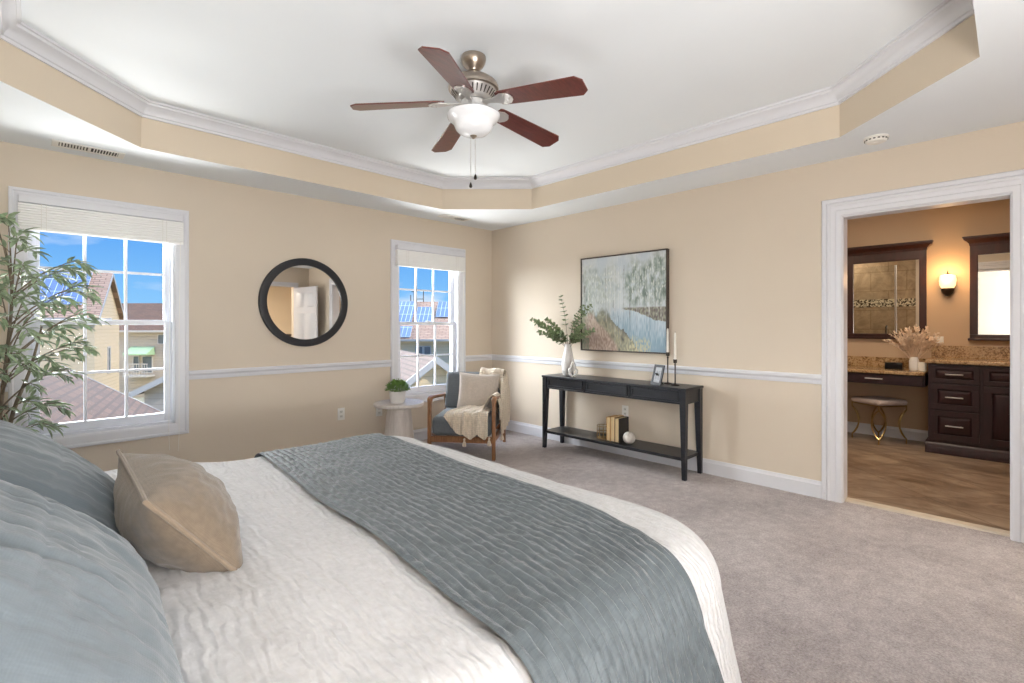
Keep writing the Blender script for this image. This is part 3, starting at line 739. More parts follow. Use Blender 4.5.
# ---- objects on the lower shelf
SHZ = .182
def book(y, th, dep, h, mat, label, x=3.905):
    t = thing('book', label, 'book', (x, y, SHZ), group='books standing on the console shelf')
    MB().box(-dep/2, dep/2, -th/2, -th/2+.003, 0, h).box(-dep/2, dep/2, th/2-.003, th/2, 0, h).box(dep/2-.004, dep/2, -th/2, th/2, 0, h).build('cover', mat, t, bevel=.0012)
    MB().box(-dep/2+.006, dep/2-.004, -th/2+.003, th/2-.003, .004, h-.004).build('pages', 'paper', t, smooth=False)
book(2.63, .040, .155, .222, 'bookTan', 'tan book with fore edge outward, left of the three on the console shelf')
book(2.583, .048, .155, .228, 'bookTan', 'tan and cream book, middle of the three on the console shelf')
book(2.533, .046, .165, .222, 'bookDark', 'charcoal covered book, right of the three on the shelf beside the white ball')
t = thing('candle_lantern', 'round gold wire candle holder on the console shelf, left of the books', 'candle holder', (3.90, 2.735, SHZ))
b = MB()
for z in (.004, .06, .118): b.tube([(.060*math.cos(2*PI*i/24), .060*math.sin(2*PI*i/24), z) for i in range(24)], .0035, 6, True)
for i in range(10):
    a = 2*PI*i/10; b.tube([(.060*math.cos(a), .060*math.sin(a), .004), (.060*math.cos(a), .060*math.sin(a), .118)], .0028, 5)
b.build('wire_cage', 'gold', t)
MB().lathe([(.058, 0), (.058, .006), (.002, .006)], seg=24).build('base_plate', 'gold', t)
MB().lathe([(.036, .006), (.038, .03), (.038, .085), (.035, .085), (.034, .02), (.004, .014)], seg=22, cap=False).build('glass_cup', 'glass', t)
b = MB().ball((0, 0, .056), .056, 28, 18)
o = b.build('decorative_ball', plain('white_textured_ceramic', lin(212, 206, 198), .7, var=.1, vs=30, bs=.9, bd=.01, bscale=55)); o.location = (3.87, 2.432, SHZ)
tag(o, 'white textured ball on the console shelf, right of the books', 'ball')

# ================================================================== PAINTING
pt = thing('painting', 'large framed landscape painting of a river path under birch trees', 'painting', (X0, 2.645, 1.0))
PW, PH = .484, .947
b = MB(); q = .012
b.box(-.045, -.001, -PW, PW, 0, q).box(-.045, -.001, -PW, PW, PH-q, PH).box(-.045, -.001, -PW, -PW+q, q, PH-q).box(-.045, -.001, PW-q, PW, q, PH-q)
b.build('frame', plain('dark_bronze_frame', lin(74, 64, 58), .4, .2, var=.1), pt, bevel=.002)
# brush strokes held per vertex on a fine grid
nx, ny = 200, 196
def mixc(a, c, t): t = max(0, min(1, t)); return tuple(a[i]*(1-t)+c[i]*t for i in range(3))
streaks = [(rnd.random(), rnd.uniform(.002, .006), rnd.uniform(.4, 1), rnd.uniform(.50, .95), rnd.uniform(.30, .48), rnd.random()) for _ in range(46)]
def paint(s, v):   # s: 0 left .. 1 right ; v: 0 bottom .. 1 top
    n1, n2, n3 = nz(s*6, v*5, 1), nz(s*24, v*11, 2), nz(s*64, v*30, 3)
    n4 = nz(s*110, v*14, 6)
    sm = lambda a, b, x: max(0, min(1, (x-a)/(b-a)))**2*(3-2*max(0, min(1, (x-a)/(b-a))))
    c = mixc((214, 218, 220), (192, 202, 208), .5+n1+.6*n4)
    # misty foliage, left and right of a pale gap
    lf = sm(.62, .30, s+.06*n2)*sm(.36, .52, v)*sm(1.02, .78, v+.10*n1)
    rf = sm(.50, .62, s+.05*n2)*sm(.40, .52, v)*sm(1.0, .80, v+.12*n1+.04*n2)
    c = mixc(c, (168, 176, 166), lf*(.55+1.1*n2+.8*n3)); c = mixc(c, (136, 150, 140), rf*(.75+1.2*n2+.9*n3))
    c = mixc(c, (112, 126, 118), rf*max(0, n2+.4*n3)*1.3); c = mixc(c, (220, 224, 218), (lf+rf)*max(0, n4+n3-.12)*1.6)
    c = mixc(c, (128, 140, 130), lf*max(0, -n2-.3*n3-.05)*1.2)
    c = mixc(c, (196, 204, 208), sm(.56, .44, v)*sm(.30, .40, v)*.5)
    bank = .43-.13*sm(.55, 1.0, s)+.012*n2
    if v < .46:
        river = mixc((198, 210, 216), (140, 166, 182), (.46-v)*2.4+.5*n1+.7*n4)
        c = mixc(river, c, sm(.40, .46, v+.03*n2))
        if s > .50 and bank < v < .46: c = mixc(c, mixc((112, 104, 98), (158, 158, 140), .5+1.6*n3), sm(.50, .56, s)*sm(.46, .44, v))
        edge = .34+.34*sm(.42, .02, v)+.035*n2+.02*n3
        if s < edge:
            land = mixc((150, 150, 132), (190, 182, 150), .5+1.4*n3+n2)
            land = mixc(land, (98, 100, 96), max(0, n2*1.3+.5*n3))
            land = mixc(land, (84, 88, 88), sm(edge-.07, edge, s)*.65*(.7+n3))
            c = mixc(c, land, sm(.47, .33, v+.07*n2+.05*n3))
        pc = .13+.10*sm(.40, 0, v)+.02*math.sin(v*12); pw = .035+.20*max(0, 1-v/.40)**1.1
        if v < .41: c = mixc(c, mixc((160, 138, 126), (204, 186, 170), .5+1.1*n3+.8*n1+.5*n4), sm(pw+.03, pw-.03, abs(s-pc)+.03*n2)*sm(.42, .36, v+.02*n3))
        if .54 < s < .86 and v < .17: c = mixc(c, (202, 196, 160), sm(.17, .10, v+.05*n2)*sm(.54, .62, s)*sm(.86, .78, s)*max(0, .6+2*n3))
        if v < .13 and s < .10: c = mixc(c, (110, 120, 100), .5+n3)
    for (x, w_, al, top, bot, tn) in streaks:
        w2 = w_*.6
        if abs(s-x-.004*n1) < w2 and bot < v < top: c = mixc(c, (228, 228, 224) if tn > .35 else (110, 110, 106), al*(.55+.8*n3))
        elif abs(s-x) < w2*1.5 and bot-.24 < v < bot and s > .42: c = mixc(c, (116, 134, 146) if tn < .6 else (212, 220, 224), al*.4)
    return c
me = bpy.data.meshes.new('canvas'); vs, fs, cs = [], [], []
for j in range(ny+1):
    for i in range(nx+1):
        s, v = i/nx, j/ny
        vs.append((-.036, PW-q-s*2*(PW-q), q+v*(PH-2*q))); cs.append(lin(*paint(s, v)))
for j in range(ny):
    for i in range(nx): a = j*(nx+1)+i; fs.append((a, a+nx+1, a+nx+2, a+1))
o_ = len(vs); vs += [(-.004, PW-q, q), (-.004, -PW+q, q), (-.004, -PW+q, PH-q), (-.004, PW-q, PH-q)]; cs += [(.5, .5, .5, 1)]*4; fs.append((o_, o_+1, o_+2, o_+3))
me.from_pydata(vs, [], fs); at = me.color_attributes.new('paint', 'FLOAT_COLOR', 'POINT')
at.data.foreach_set('color', [x for c in cs for x in c]); me.materials.append(M['canvas'])
o = bpy.data.objects.new('canvas', me); COL.objects.link(o); o.parent = pt

# ================================================================== ROUND MIRROR
mr = thing('round_mirror', 'round wall mirror with thick black frame between the two windows', 'mirror', (1.795, Y0, 1.468))
R_ = .404
def ring_y(b, prof, seg=72):
    b.loft([[(r*math.cos(2*PI*j/seg), -d, r*math.sin(2*PI*j/seg)) for j in range(seg)] for r, d in prof], True, False); return b
ring_y(MB(), [(R_-.066, .012), (R_-.064, .030), (R_-.03, .034), (R_-.006, .030), (R_, .020), (R_, .001), (R_-.066, .001), (R_-.066, .012)]).build('frame', 'black', mr, angle=30)
b = MB(); b.add([((R_-.062)*math.cos(2*PI*j/64), -.014, (R_-.062)*math.sin(2*PI*j/64)) for j in range(64)]+[((R_-.062)*math.cos(2*PI*j/64), -.010, (R_-.062)*math.sin(2*PI*j/64)) for j in range(64)], [tuple(range(64)), tuple(range(127, 63, -1))])
b.build('mirror_glass', 'mirror', mr, smooth=False)

# ================================================================== OUTLETS, VENTS, SMOKE DETECTOR
def outlet(loc, rz, label, grp='bedroom wall outlets'):
    t = thing('wall_outlet', label, 'outlet', loc, rz, grp)
    MB().box(-.036, .036, -.006, -.0005, -.058, .058).build('cover_plate', 'plate', t, bevel=.003)
    for z in (-.022, .022):
        so = MB().box(-.015, .015, -.009, -.005, z-.014, z+.014).build('socket', M['socket'], t, bevel=.003)
        for x in (-.006, .006): MB().box(x-.0015, x+.0015, -.0096, -.0088, z-.005, z+.005).build('slot', 'dark', so, smooth=False)
outlet((2.138, Y0, .40), 0, 'white wall outlet below the chair rail, left of the side table')
outlet((2.545, Y0, .385), 0, 'white wall outlet half hidden behind the round side table')
outlet((X0, 2.62, .425), -PI/2, 'white wall outlet above the books, behind the console table')
def vent(loc, label):
    t = thing('ceiling_vent', label, 'vent', loc, 0, 'soffit air vents')
    b = MB(); b.box(-.185, .185, -.072, -.052, -.007, -.0005).box(-.185, .185, .052, .072, -.007, -.0005).box(-.185, -.152, -.052, .052, -.007, -.0005).box(.152, .185, -.052, .052, -.007, -.0005).box(-.008, .008, -.052, .052, -.007, -.0005)
    b.build('frame', 'plate', t, bevel=.002)
    MB().box(-.152, .152, -.052, .052, -.0015, -.0003).build('duct_opening', 'ventdark', t, smooth=False)
    b = MB()
    for i in range(9):
        for s in (-1, 1):
            x = s*(.02+i*.0152); b.hexa([(x, -.052, -.0065), (x+.003, -.052, -.0065), (x+.003, .052, -.0065), (x, .052, -.0065), (x+s*.005, -.052, -.0018), (x+.003+s*.005, -.052, -.0018), (x+.003+s*.005, .052, -.0018), (x+s*.005, .052, -.0018)])
    b.build('louver', 'plate', t, smooth=False)
vent((.275, 4.335, SZ), 'white slatted air vent in the soffit above the nearer window')
vent((3.31, 4.275, SZ), 'white slatted air vent in the soffit above the farther window')
t = thing('smoke_detector', 'round white smoke detector on the soffit near the bathroom doorway', 'smoke detector', (3.80, .60, SZ))
MB().lathe([(.066, 0), (.067, -.008), (.060, -.012), (.058, -.022), (.050, -.030), (.018, -.033), (.016, -.036), (.002, -.037)], seg=32).build('housing', 'plate', t)
b = MB()
for i in range(16):
    a = 2*PI*i/16; b.T = Matrix.Rotation(a, 4, 'Z'); b.box(.0555, .0610, -.006, .006, -.021, -.014)
b.T = None; b.build('sensor_slot', 'ventdark', t, smooth=False)

# ================================================================== CEILING FAN
fan = thing('ceiling_fan', 'five blade ceiling fan with cherry blades, nickel motor and white glass bowl', 'ceiling fan', (1.747, 2.088, TZ))
MB().lathe([(.068, 0), (.070, -.012), (.066, -.030), (.052, -.055), (.034, -.070), (.030, -.078), (.014, -.080)], seg=32).build('canopy', 'nickel', fan)
MB().lathe([(.012, -.06), (.012, -.12)], seg=14).lathe([(.022, -.104), (.026, -.110), (.024, -.122)], seg=16).build('downrod', 'nickel', fan)
MB().lathe([(.026, -.112), (.060, -.116), (.105, -.128), (.132, -.150), (.140, -.172), (.138, -.186), (.128, -.190)], seg=40).build('motor_housing', 'nickel', fan)
b = MB().lathe([(.128, -.188), (.122, -.196), (.096, -.232), (.088, -.240), (.060, -.244)], seg=40)
mv = b.build('motor_vent_band', 'chrome', fan)
b = MB()
for i in range(30):
    b.T = Matrix.Rotation(2*PI*i/30, 4, 'Z')
    b.hexa([(.1205, -.004, -.200), (.1205, .004, -.200), (.123, .004, -.199), (.123, -.004, -.199), (.0985, -.003, -.229), (.0985, .003, -.229), (.101, .003, -.228), (.101, -.003, -.228)])
b.T = None; b.build('vent_slot', 'ventdark', mv, smooth=False)
MB().lathe([(.060, -.242), (.070, -.252), (.070, -.285), (.085, -.300), (.100, -.312), (.100, -.325)], seg=36).build('light_fitter', 'chrome', fan)
bowlp = [(.120, -.312), (.138, -.316), (.147, -.326), (.145, -.336), (.134, -.349), (.119, -.360), (.109, -.373), (.104, -.388), (.096, -.405), (.078, -.421), (.050, -.432), (.012, -.437)]
b = MB().lathe(bowlp, seg=44)
# soft scallops around the rim
b.v = [(x*(1+.012*math.cos(6*math.atan2(y, x))), y*(1+.012*math.cos(6*math.atan2(y, x))), z) for x, y, z in b.v]
b.build('light_bowl', 'bowl', fan)
MB().lathe([(.020, -.434), (.018, -.440), (.010, -.446), (.006, -.452), (.002, -.454)], seg=18).build('finial', 'nickel', fan)
def chain(x, y, L):
    b = MB(); n = int(L/.011)
    for i in range(n): b.ball((x, y, -.452-i*.011), .0032, 6, 4)
    o = b.build('pull_chain', 'chrome', fan)
    MB().lathe([(.0025, -.448-L), (.0075, -.462-L), (.009, -.472-L), (.005, -.478-L)], c=(x, y, 0), seg=12).build('chain_fob', 'iron', o)
chain(.008, -.006, .20); chain(-.010, .012, .245)
for kx in range(5):
    a = math.radians(70+72*kx)
    Rz = Matrix.Rotation(a, 4, 'Z'); tl = Matrix.Translation((.10, 0, -.262)) @ Matrix.Rotation(math.radians(5.5), 4, 'Y') @ Matrix.Rotation(math.radians(-12), 4, 'X')
    b = MB(); b.T = Rz @ tl
    pts = [(.06, -.048), (.08, -.056), (.525, -.072), (.558, -.040), (.558, .040), (.525, .072), (.08, .056), (.06, .048)]
    b.prism(pts, 'z', 0, .007)
    bo = b.build('blade', 'blade', fan, bevel=.0015, smooth=False)
    b = MB(); b.T = Rz @ tl
    b.prism([(-.035, -.020), (.0, -.015), (.04, -.022), (.09, -.046), (.125, -.040), (.145, -.018), (.150, 0), (.145, .018), (.125, .040), (.09, .046), (.04, .022), (0, .015), (-.035, .020)], 'z', -.007, -.0005)
    for (sx, sy) in ((.105, -.028), (.105, .028), (.13, 0)): b.lathe([(.005, -.011), (.005, -.006)], c=(sx, sy, 0), seg=8)
    b.build('blade_bracket', 'chrome', fan, bevel=.002)

# ================================================================== SIDE TABLE AND POTTED PLANT
tbl = thing('side_table', 'round whitewashed pedestal side table between bed and grey armchair', 'side table', (2.488, 4.072, 0))
MB().lathe([(.002, .497), (.225, .497), (.233, .503), (.234, .522), (.228, .529), (.002, .529)], seg=56).build('table_top', 'whitewash', tbl)
b = MB(); seg = 48; rings = []
for z, r in ((0, .158), (.02, .160), (.25, .134), (.497, .108)):
    rings.append([(r*(1-.03*(j % 4 == 0))*math.cos(2*PI*j/seg), r*(1-.03*(j % 4 == 0))*math.sin(2*PI*j/seg), z) for j in range(seg)])
b.loft(rings).build('pedestal', 'whitewash', tbl, angle=60)
pp = thing('potted_plant', 'small leafy green plant in a ribbed white pot on the side table', 'plant', (2.455, 4.045, .529))
b = MB(); seg = 40
b.loft([[(r*(1+.02*math.cos(20*2*PI*j/seg))*math.cos(2*PI*j/seg), r*(1+.02*math.cos(20*2*PI*j/seg))*math.sin(2*PI*j/seg), z) for j in range(seg)] for r, z in ((.056, 0), (.066, .012), (.075, .105), (.078, .112), (.070, .112), (.066, .095))], True, False)
b.add([(.066*math.cos(j*.5236), .066*math.sin(j*.5236), .004) for j in range(12)], [tuple(range(12))])
b.build('pot', 'ceramic', pp, angle=60)
MB().lathe([(.002, .096), (.067, .094)], seg=20, cap=False).build('soil', 'bark', pp)
b = MB()
for i in range(620):
    th = rnd.random()*2*PI; ph = math.acos(rnd.uniform(-.15, 1)); rr = rnd.uniform(.55, 1)
    d = Vector((math.sin(ph)*math.cos(th), math.sin(ph)*math.sin(th), math.cos(ph)))
    p = Vector((d.x*.10*rr, d.y*.10*rr, .125+max(0, d.z)*.085*rr))
    b.leaf(p, d+Vector((rnd.uniform(-.5, .5), rnd.uniform(-.5, .5), rnd.uniform(-.2, .5))), (0, 0, 1), rnd.uniform(.020, .034), rnd.uniform(.012, .019))
for i in range(24):
    a = rnd.random()*2*PI; b.tube([(.02*math.cos(a), .02*math.sin(a), .09), (.06*math.cos(a), .06*math.sin(a), .15)], .0015, 4)
b.build('foliage', 'leaf3', pp)

# ================================================================== ARMCHAIR
ch = thing('armchair', 'grey upholstered armchair with walnut frame in the far corner of the room', 'armchair', (2.880, 3.62, 0), math.radians(-51.3))
HX = .308
for s in (-1, 1):
    x = s*HX
    # front leg runs up and bends into the arm
    b = MB(); r = .0175
    path = [(x, .0, 0), (x, .004, .30), (x, .008, .52), (x, .016, .552), (x, .04, .566), (x, .10, .568), (x, .35, .545), (x, .60, .520)]
    rings = []
    for i, p in enumerate(path):
        p = Vector(p); q = Vector(path[min(i+1, len(path)-1)])-Vector(path[max(i-1, 0)]); q.normalize()
        nrm = Vector((0, -q.z, q.y)); wx = .017 if i < 3 else .024
        w2 = .020 if i < 3 else .014
        rings.append([tuple(p+Vector((-wx, 0, 0))+nrm*w2), tuple(p+Vector((wx, 0, 0))+nrm*w2), tuple(p+Vector((wx, 0, 0))-nrm*w2), tuple(p+Vector((-wx, 0, 0))-nrm*w2)])
    b.loft(rings).build('front_leg_and_arm', 'oak', ch, bevel=.006, segs=3)
    b = MB(); b.hexa([(x-.015, .72, 0), (x+.015, .72, 0), (x+.015, .75, 0), (x-.015, .75, 0), (x-.016, .575, .54), (x+.016, .575, .54), (x+.016, .62, .54), (x-.016, .62, .54)])
    b.build('rear_leg', 'oak', ch, bevel=.004)
    MB().box(x-.013, x+.013, .01, .70, .165, .215).build('side_rail', 'oak', ch, bevel=.004)
    # slim back post
    MB().hexa([(x*.97-.013, .50, .21), (x*.97+.013, .50, .21), (x*.97+.013, .54, .21), (x*.97-.013, .54, .21), (x*.93-.013, .66, .74), (x*.93+.013, .66, .74), (x*.93+.013, .69, .74), (x*.93-.013, .69, .74)]).build('back_post', 'oak', ch, bevel=.004)
MB().box(-HX, HX, -.008, .022, .155, .215).build('front_rail', 'oak', ch, bevel=.004)
MB().box(-HX, HX, .60, .63, .165, .215).build('rear_rail', 'oak', ch, bevel=.004)
def rbox(w, d, h, crown=.02, n=14):
    # rounded upholstered block centred on x,y, resting on z=0
    b = MB(); b.box(-w/2, w/2, -d/2, d/2, 0, h); return b
b = MB().box(-HX+.022, HX-.022, -.02, .56, .215, .395)
b.v = [(x, y, z+(.0 if z < .3 else (.012 if y > .3 else 0))) for x, y, z in b.v]
b.build('seat_cushion', 'slategrey', ch, bevel=.045, segs=5)
b = MB(); 
b.hexa([(-HX+.020, .455, .40), (HX-.020, .455, .40), (HX-.020, .57, .39), (-HX+.020, .57, .39), (-HX+.016, .575, .768), (HX-.016, .575, .768), (HX-.016, .675, .755), (-HX+.016, .675, .755)])
b.build('backrest', 'slategrey', ch, bevel=.03, segs=4)
chM = Matrix.Translation((2.880, 3.62, 0)) @ Matrix.Rotation(math.radians(-51.3), 4, 'Z')
b, ed = pillow_mesh(.42, .40, .14, 3.0, lambda u, v: .004*nz(u*3, v*3, 9), 40, 36, .07)
o = b.build('throw_pillow', 'linen', angle=180); MB().tube(ed, .003, 6, True).build('seam_edge', 'linen', o)
o.matrix_world = chM @ Matrix.Translation((.085, .405, .575)) @ frame_mat((1, .10, -.05), (.03, .30, .95))
tag(o, 'square oatmeal linen pillow standing on the grey armchair', 'pillow')
# ---- knitted throw over the back, right arm and seat
b = MB()
def bez(P, t):
    P = [Vector(p) for p in P]
    while len(P) > 1: P = [P[i]*(1-t)+P[i+1]*t for i in range(len(P)-1)]
    return P[0]
def catm(P, t):
    P = [Vector(p) for p in P]; n = len(P)-1; x = min(t*n, n-1e-6); i = int(x); f = x-i
    p0, p1, p2, p3 = P[max(0, i-1)], P[i], P[i+1], P[min(n, i+2)]
    return .5*((2*p1)+(p2-p0)*f+(2*p0-5*p1+4*p2-p3)*f*f+(3*p1-p0-3*p2+p3)*f**3)
def sheet(left, right, nu, nv, folds, amp, seed):
    # left/right are edge curves; folds run along v
    def f(u, v):
        a, c = catm(left, v), catm(right, v)
        p = a.lerp(c, u); t = (catm(left, min(1, v+.02))-catm(left, max(0, v-.02))).normalized()
        n = (c-a).cross(t)
        n = n.normalized() if n.length > 1e-6 else Vector((0, 0, 1))
        d = amp*math.sin(2*PI*folds*u+seed+1.2*math.sin(v*3+seed))*(.4+.6*v)+.006*nz(u*9, v*9, seed)
        return p+n*d
    b.grid(f, nu, nv)
# over the top of the backrest and down its outside right
sheet([(.06, .60, .44), (.06, .53, .62), (.07, .585, .780), (.08, .68, .785), (.10, .74, .62), (.12, .75, .40)],
      [(.30, .56, .50), (.315, .53, .64), (.32, .585, .775), (.335, .68, .775), (.35, .74, .60), (.36, .74, .36)], 34, 44, 1.6, .008, .4)
# outside of the right arm, hanging to the floor side
sheet([(.335, .70, .765), (.355, .70, .60), (.36, .70, .42), (.355, .66, .24)],
      [(.31, .50, .70), (.345, .30, .60), (.352, .20, .44), (.345, .22, .20)], 40, 44, 3.4, .022, 1.7)
# across the arm onto the seat
sheet([(.352, .42, .40), (.345, .36, .52), (.29, .34, .585), (.22, .34, .52), (.15, .33, .455), (.02, .30, .435)],
      [(.352, .10, .36), (.345, .08, .50), (.29, .07, .592), (.225, .07, .52), (.19, .07, .445), (.16, .08, .43)], 26, 44, 2.5, .009, 3.0)
# fan over the seat and front edge
hem_l, hem_r = Vector((-.155, -.035, .385)), Vector((.262, -.075, .235))
def fan_fn(u, v):
    inner = Vector((.02, .34, .445)).lerp(Vector((.262, .16, .445)), u)
    mid = Vector((-.13, .10, .425)).lerp(Vector((.262, .0, .43)), u)
    fr = Vector((-.15, -.015, .405)).lerp(Vector((.262, -.038, .41)), u)
    hm = Vector((-.155, -.042, .372)).lerp(Vector((.262, -.055, .225)), min(1, u*2.2) if u < .4 else .88+.2*(u-.4))
    hm.x = -.155+.417*u; hm.z = .385-.175*min(1, max(0, u)*2.4)**.8+.012*math.sin(u*19)
    p = catm([inner, mid, fr, hm], v)
    d = (.021*math.sin(2*PI*(4.3*u+.25*math.sin(5*u))+.6)+.008*math.sin(2*PI*9.1*u+2*v))*(.3+.7*v)+.008*nz(u*8, v*8, 5)
    return p+Vector((0, -.55*d-.006, .55*d+.012))*(1)
b.grid(fan_fn, 70, 40)
th = b.build('throw_blanket', 'throw', angle=180, thick=.007)
th.matrix_world = chM
tag(th, 'cream knitted throw blanket draped over back, right arm and seat of the armchair', 'blanket')
def tassel(x, y, z):
    t = MB()
    t.lathe([(.003, .012), (.010, .006), (.011, -.004), (.007, -.010), (.014, -.03), (.018, -.062), (.016, -.066), (.002, -.064)], seg=14)
    t.v = [(a*(1+.12*math.sin(9*math.atan2(c, a)+e_*40)), c*(1+.12*math.sin(9*math.atan2(c, a))), e_) for a, c, e_ in t.v]
    o = t.build('tassel', 'throw', th); o.location = (x, y, z)
tassel(.045, -.075, .205); tassel(.275, -.06, .215); tassel(.35, .25, .20)

# ================================================================== TREE BESIDE THE BED
tr = thing('potted_tree', 'tall olive tree in the corner, its branches crossing the nearer window', 'tree', (-.13, 3.92, 0))
MB().lathe([(.002, .004), (.13, 0), (.15, .02), (.18, .34), (.19, .36), (.175, .36), (.165, .31), (.002, .30)], seg=30, cap=False).build('pot', 'black', tr)
bt, bf = MB(), MB()
trunks = [[(0, 0, .3), (.0, -.02, .7), (.03, .02, 1.1), (.05, -.03, 1.45), (.02, -.05, 1.70)], [(.02, .02, .3), (-.02, .04, .7), (-.06, .02, 1.1), (-.10, .05, 1.5), (-.12, .02, 1.74)], [(-.02, -.02, .3), (.05, -.04, .75), (.12, -.05, 1.0), (.17, -.03, 1.25)]]
for T in trunks: bt.tube([catm(T, i/14) for i in range(15)], [.013-.0085*i/14 for i in range(15)], 7)
def sprig(p, d, L, n):
    # drooping spray of narrow leaves around one twig
    p = Vector(p); d = Vector(d).normalized(); P = [p, p+d*L*.55+Vector((0, 0, .03)), p+d*L+Vector((0, 0, -.25*L))]
    bt.tube([bez(P, i/6) for i in range(7)], [.0028-.0018*i/6 for i in range(7)], 4)
    for i in range(n):
        t = .18+.82*i/(n-1); q = bez(P, t); tg = (bez(P, min(1, t+.03))-bez(P, max(0, t-.03))).normalized()
        sd = tg.cross(Vector((0, 0, 1))).normalized()
        for s in (-1, 1):
            dd = tg*rnd.uniform(.5, 1)+sd*s*rnd.uniform(.25, .9)+Vector((0, 0, rnd.uniform(-.55, .45)))
            bf.leaf(q, dd, (rnd.uniform(-.5, .5), rnd.uniform(-.5, .5), 1), rnd.uniform(.06, .10), rnd.uniform(.017, .026))
for z0, tip in ((1.42, (.36, -.12, 1.70)), (1.40, (.34, .02, 1.66)), (1.24, (.40, -.12, 1.52)), (1.20, (.36, .04, 1.48)), (1.02, (.40, -.08, 1.30)), (1.0, (.36, .05, 1.27)), (.92, (.38, -.14, 1.14)), (.9, (.34, -.02, 1.10)), (.78, (.26, -.12, .98)), (.66, (.22, -.12, .80)), (1.40, (.10, -.22, 1.78)), (1.5, (.06, -.12, 1.86)), (1.6, (-.02, -.1, 1.92)), (1.25, (.12, -.30, 1.62)), (1.1, (.14, -.28, 1.42)), (.95, (.12, -.26, 1.22)), (.85, (.10, -.24, 1.04)), (.7, (.12, -.2, .84)), (1.3, (-.25, -.2, 1.6)), (1.0, (-.25, -.1, 1.3)), (1.4, (-.2, .12, 1.75)), (.8, (-.2, -.2, 1.0)), (1.35, (.12, .18, 1.66)), (1.1, (.22, .16, 1.36)), (.6, (.17, -.05, .68)), (.9, (.05, -.3, 1.12)), (1.2, (.02, -.3, 1.46))):
    base = catm(trunks[0] if tip[0] > -.05 else trunks[1], min(.98, (z0-.3)/1.55))
    tp = Vector((tip[0]*.70, tip[1], tip[2]-.10*max(0, min(1, (tip[2]-1.3)/.4)))); md = (base+tp)/2+Vector((0, 0, .04)); P = [base, md, tp]
    bt.tube([bez(P, i/8) for i in range(9)], [.005-.0025*i/8 for i in range(9)], 5)
    out = (tp-base); out.z *= .3
    for j, f in enumerate((.55, .8, 1.0)):
        for s in ((1 if j else -1,) if f < 1 else (0,)):
            d = out.normalized()+Vector((-out.y, out.x, 0)).normalized()*s*.8
            sprig(bez(P, f), d, rnd.uniform(.10, .15), 6)
bt.build('trunk', 'bark', tr); bf.build('foliage', 'leaf', tr)

# ================================================================== BATHROOM
XB = 6.90
struct(MB().box(X0+.06, XB+.15, -1.3, 2.8, -.12, .001).build('floor_bathroom', 'travertine', smooth=False), 'polished travertine bathroom floor', 'floor')
struct(MB().box(XB, XB+.15, -1.3, 2.8, 0, 2.7).build('wall_bathroom_vanity', 'bathwall', smooth=False), 'warm beige bathroom wall with vanity mirrors and sconce', 'wall')
struct(MB().box(X0+.12, XB, 2.65, 2.8, 0, 2.7).build('wall_bathroom_back', 'bathwall', smooth=False), 'bathroom end wall beyond the shower', 'wall')
struct(MB().box(X0+.12, XB, -1.3, -1.15, 0, 2.7).build('wall_bathroom_front', 'bathwall', smooth=False), 'bathroom end wall on the entry side', 'wall')
struct(MB().box(X0+.12, XB+.15, -1.3, 2.8, 2.6, 2.75).build('ceiling_bathroom', 'ceil', smooth=False), 'white bathroom ceiling', 'ceiling')
struct(run_y(BASEP, .60, 2.65, XB).build('baseboard_bathroom', 'trim', angle=25), 'white baseboard under the makeup counter', 'baseboard')
# shower seen in the vanity mirror
def uvq(b, x, y0, y1, z0, z1): b.add([(x, y0, z0), (x, y1, z0), (x, y1, z1), (x, y0, z1)], [(0, 1, 2, 3)], [[(y0, z0), (y1, z0), (y1, z1), (y0, z1)]])
b = MB(); uvq(b, X0+.134, 1.02, 2.65, 0, 2.5); b.add([(X0+.12, 1.02, 0), (X0+.134, 1.02, 0), (X0+.134, 1.02, 2.5), (X0+.12, 1.02, 2.5)], [(0, 1, 2, 3)])
shw = struct(b.build('wall_shower_tile', 'tile', smooth=False), 'stone tiled shower wall with mosaic band, seen in the vanity mirror', 'tile wall')
b = MB(); b.box(X0+.134, X0+.138, 1.02, 2.65, 1.55, 1.67); b.build('mosaic_band', 'mosaic', shw, smooth=False)
sh = thing('shower_screen', 'clear glass shower door with chrome handle, seen in the vanity mirror', 'shower door', (5.15, 1.14, 0))
MB().box(-.005, .005, 0, 1.50, .06, 2.1).build('glass_panel', 'glass', sh, smooth=False)
MB().box(-.012, .012, -.012, .012, .06, 2.1).build('edge_strip', 'chrome', sh, bevel=.002)
MB().tube([(.01, .10, .95), (.06, .10, .96), (.06, .10, 1.24), (.01, .10, 1.25)], .010, 8).build('door_handle', 'iron', sh)
MB().box(-.05, .05, -.02, 1.50, 0, .06).build('curb', 'tile', sh, bevel=.004)
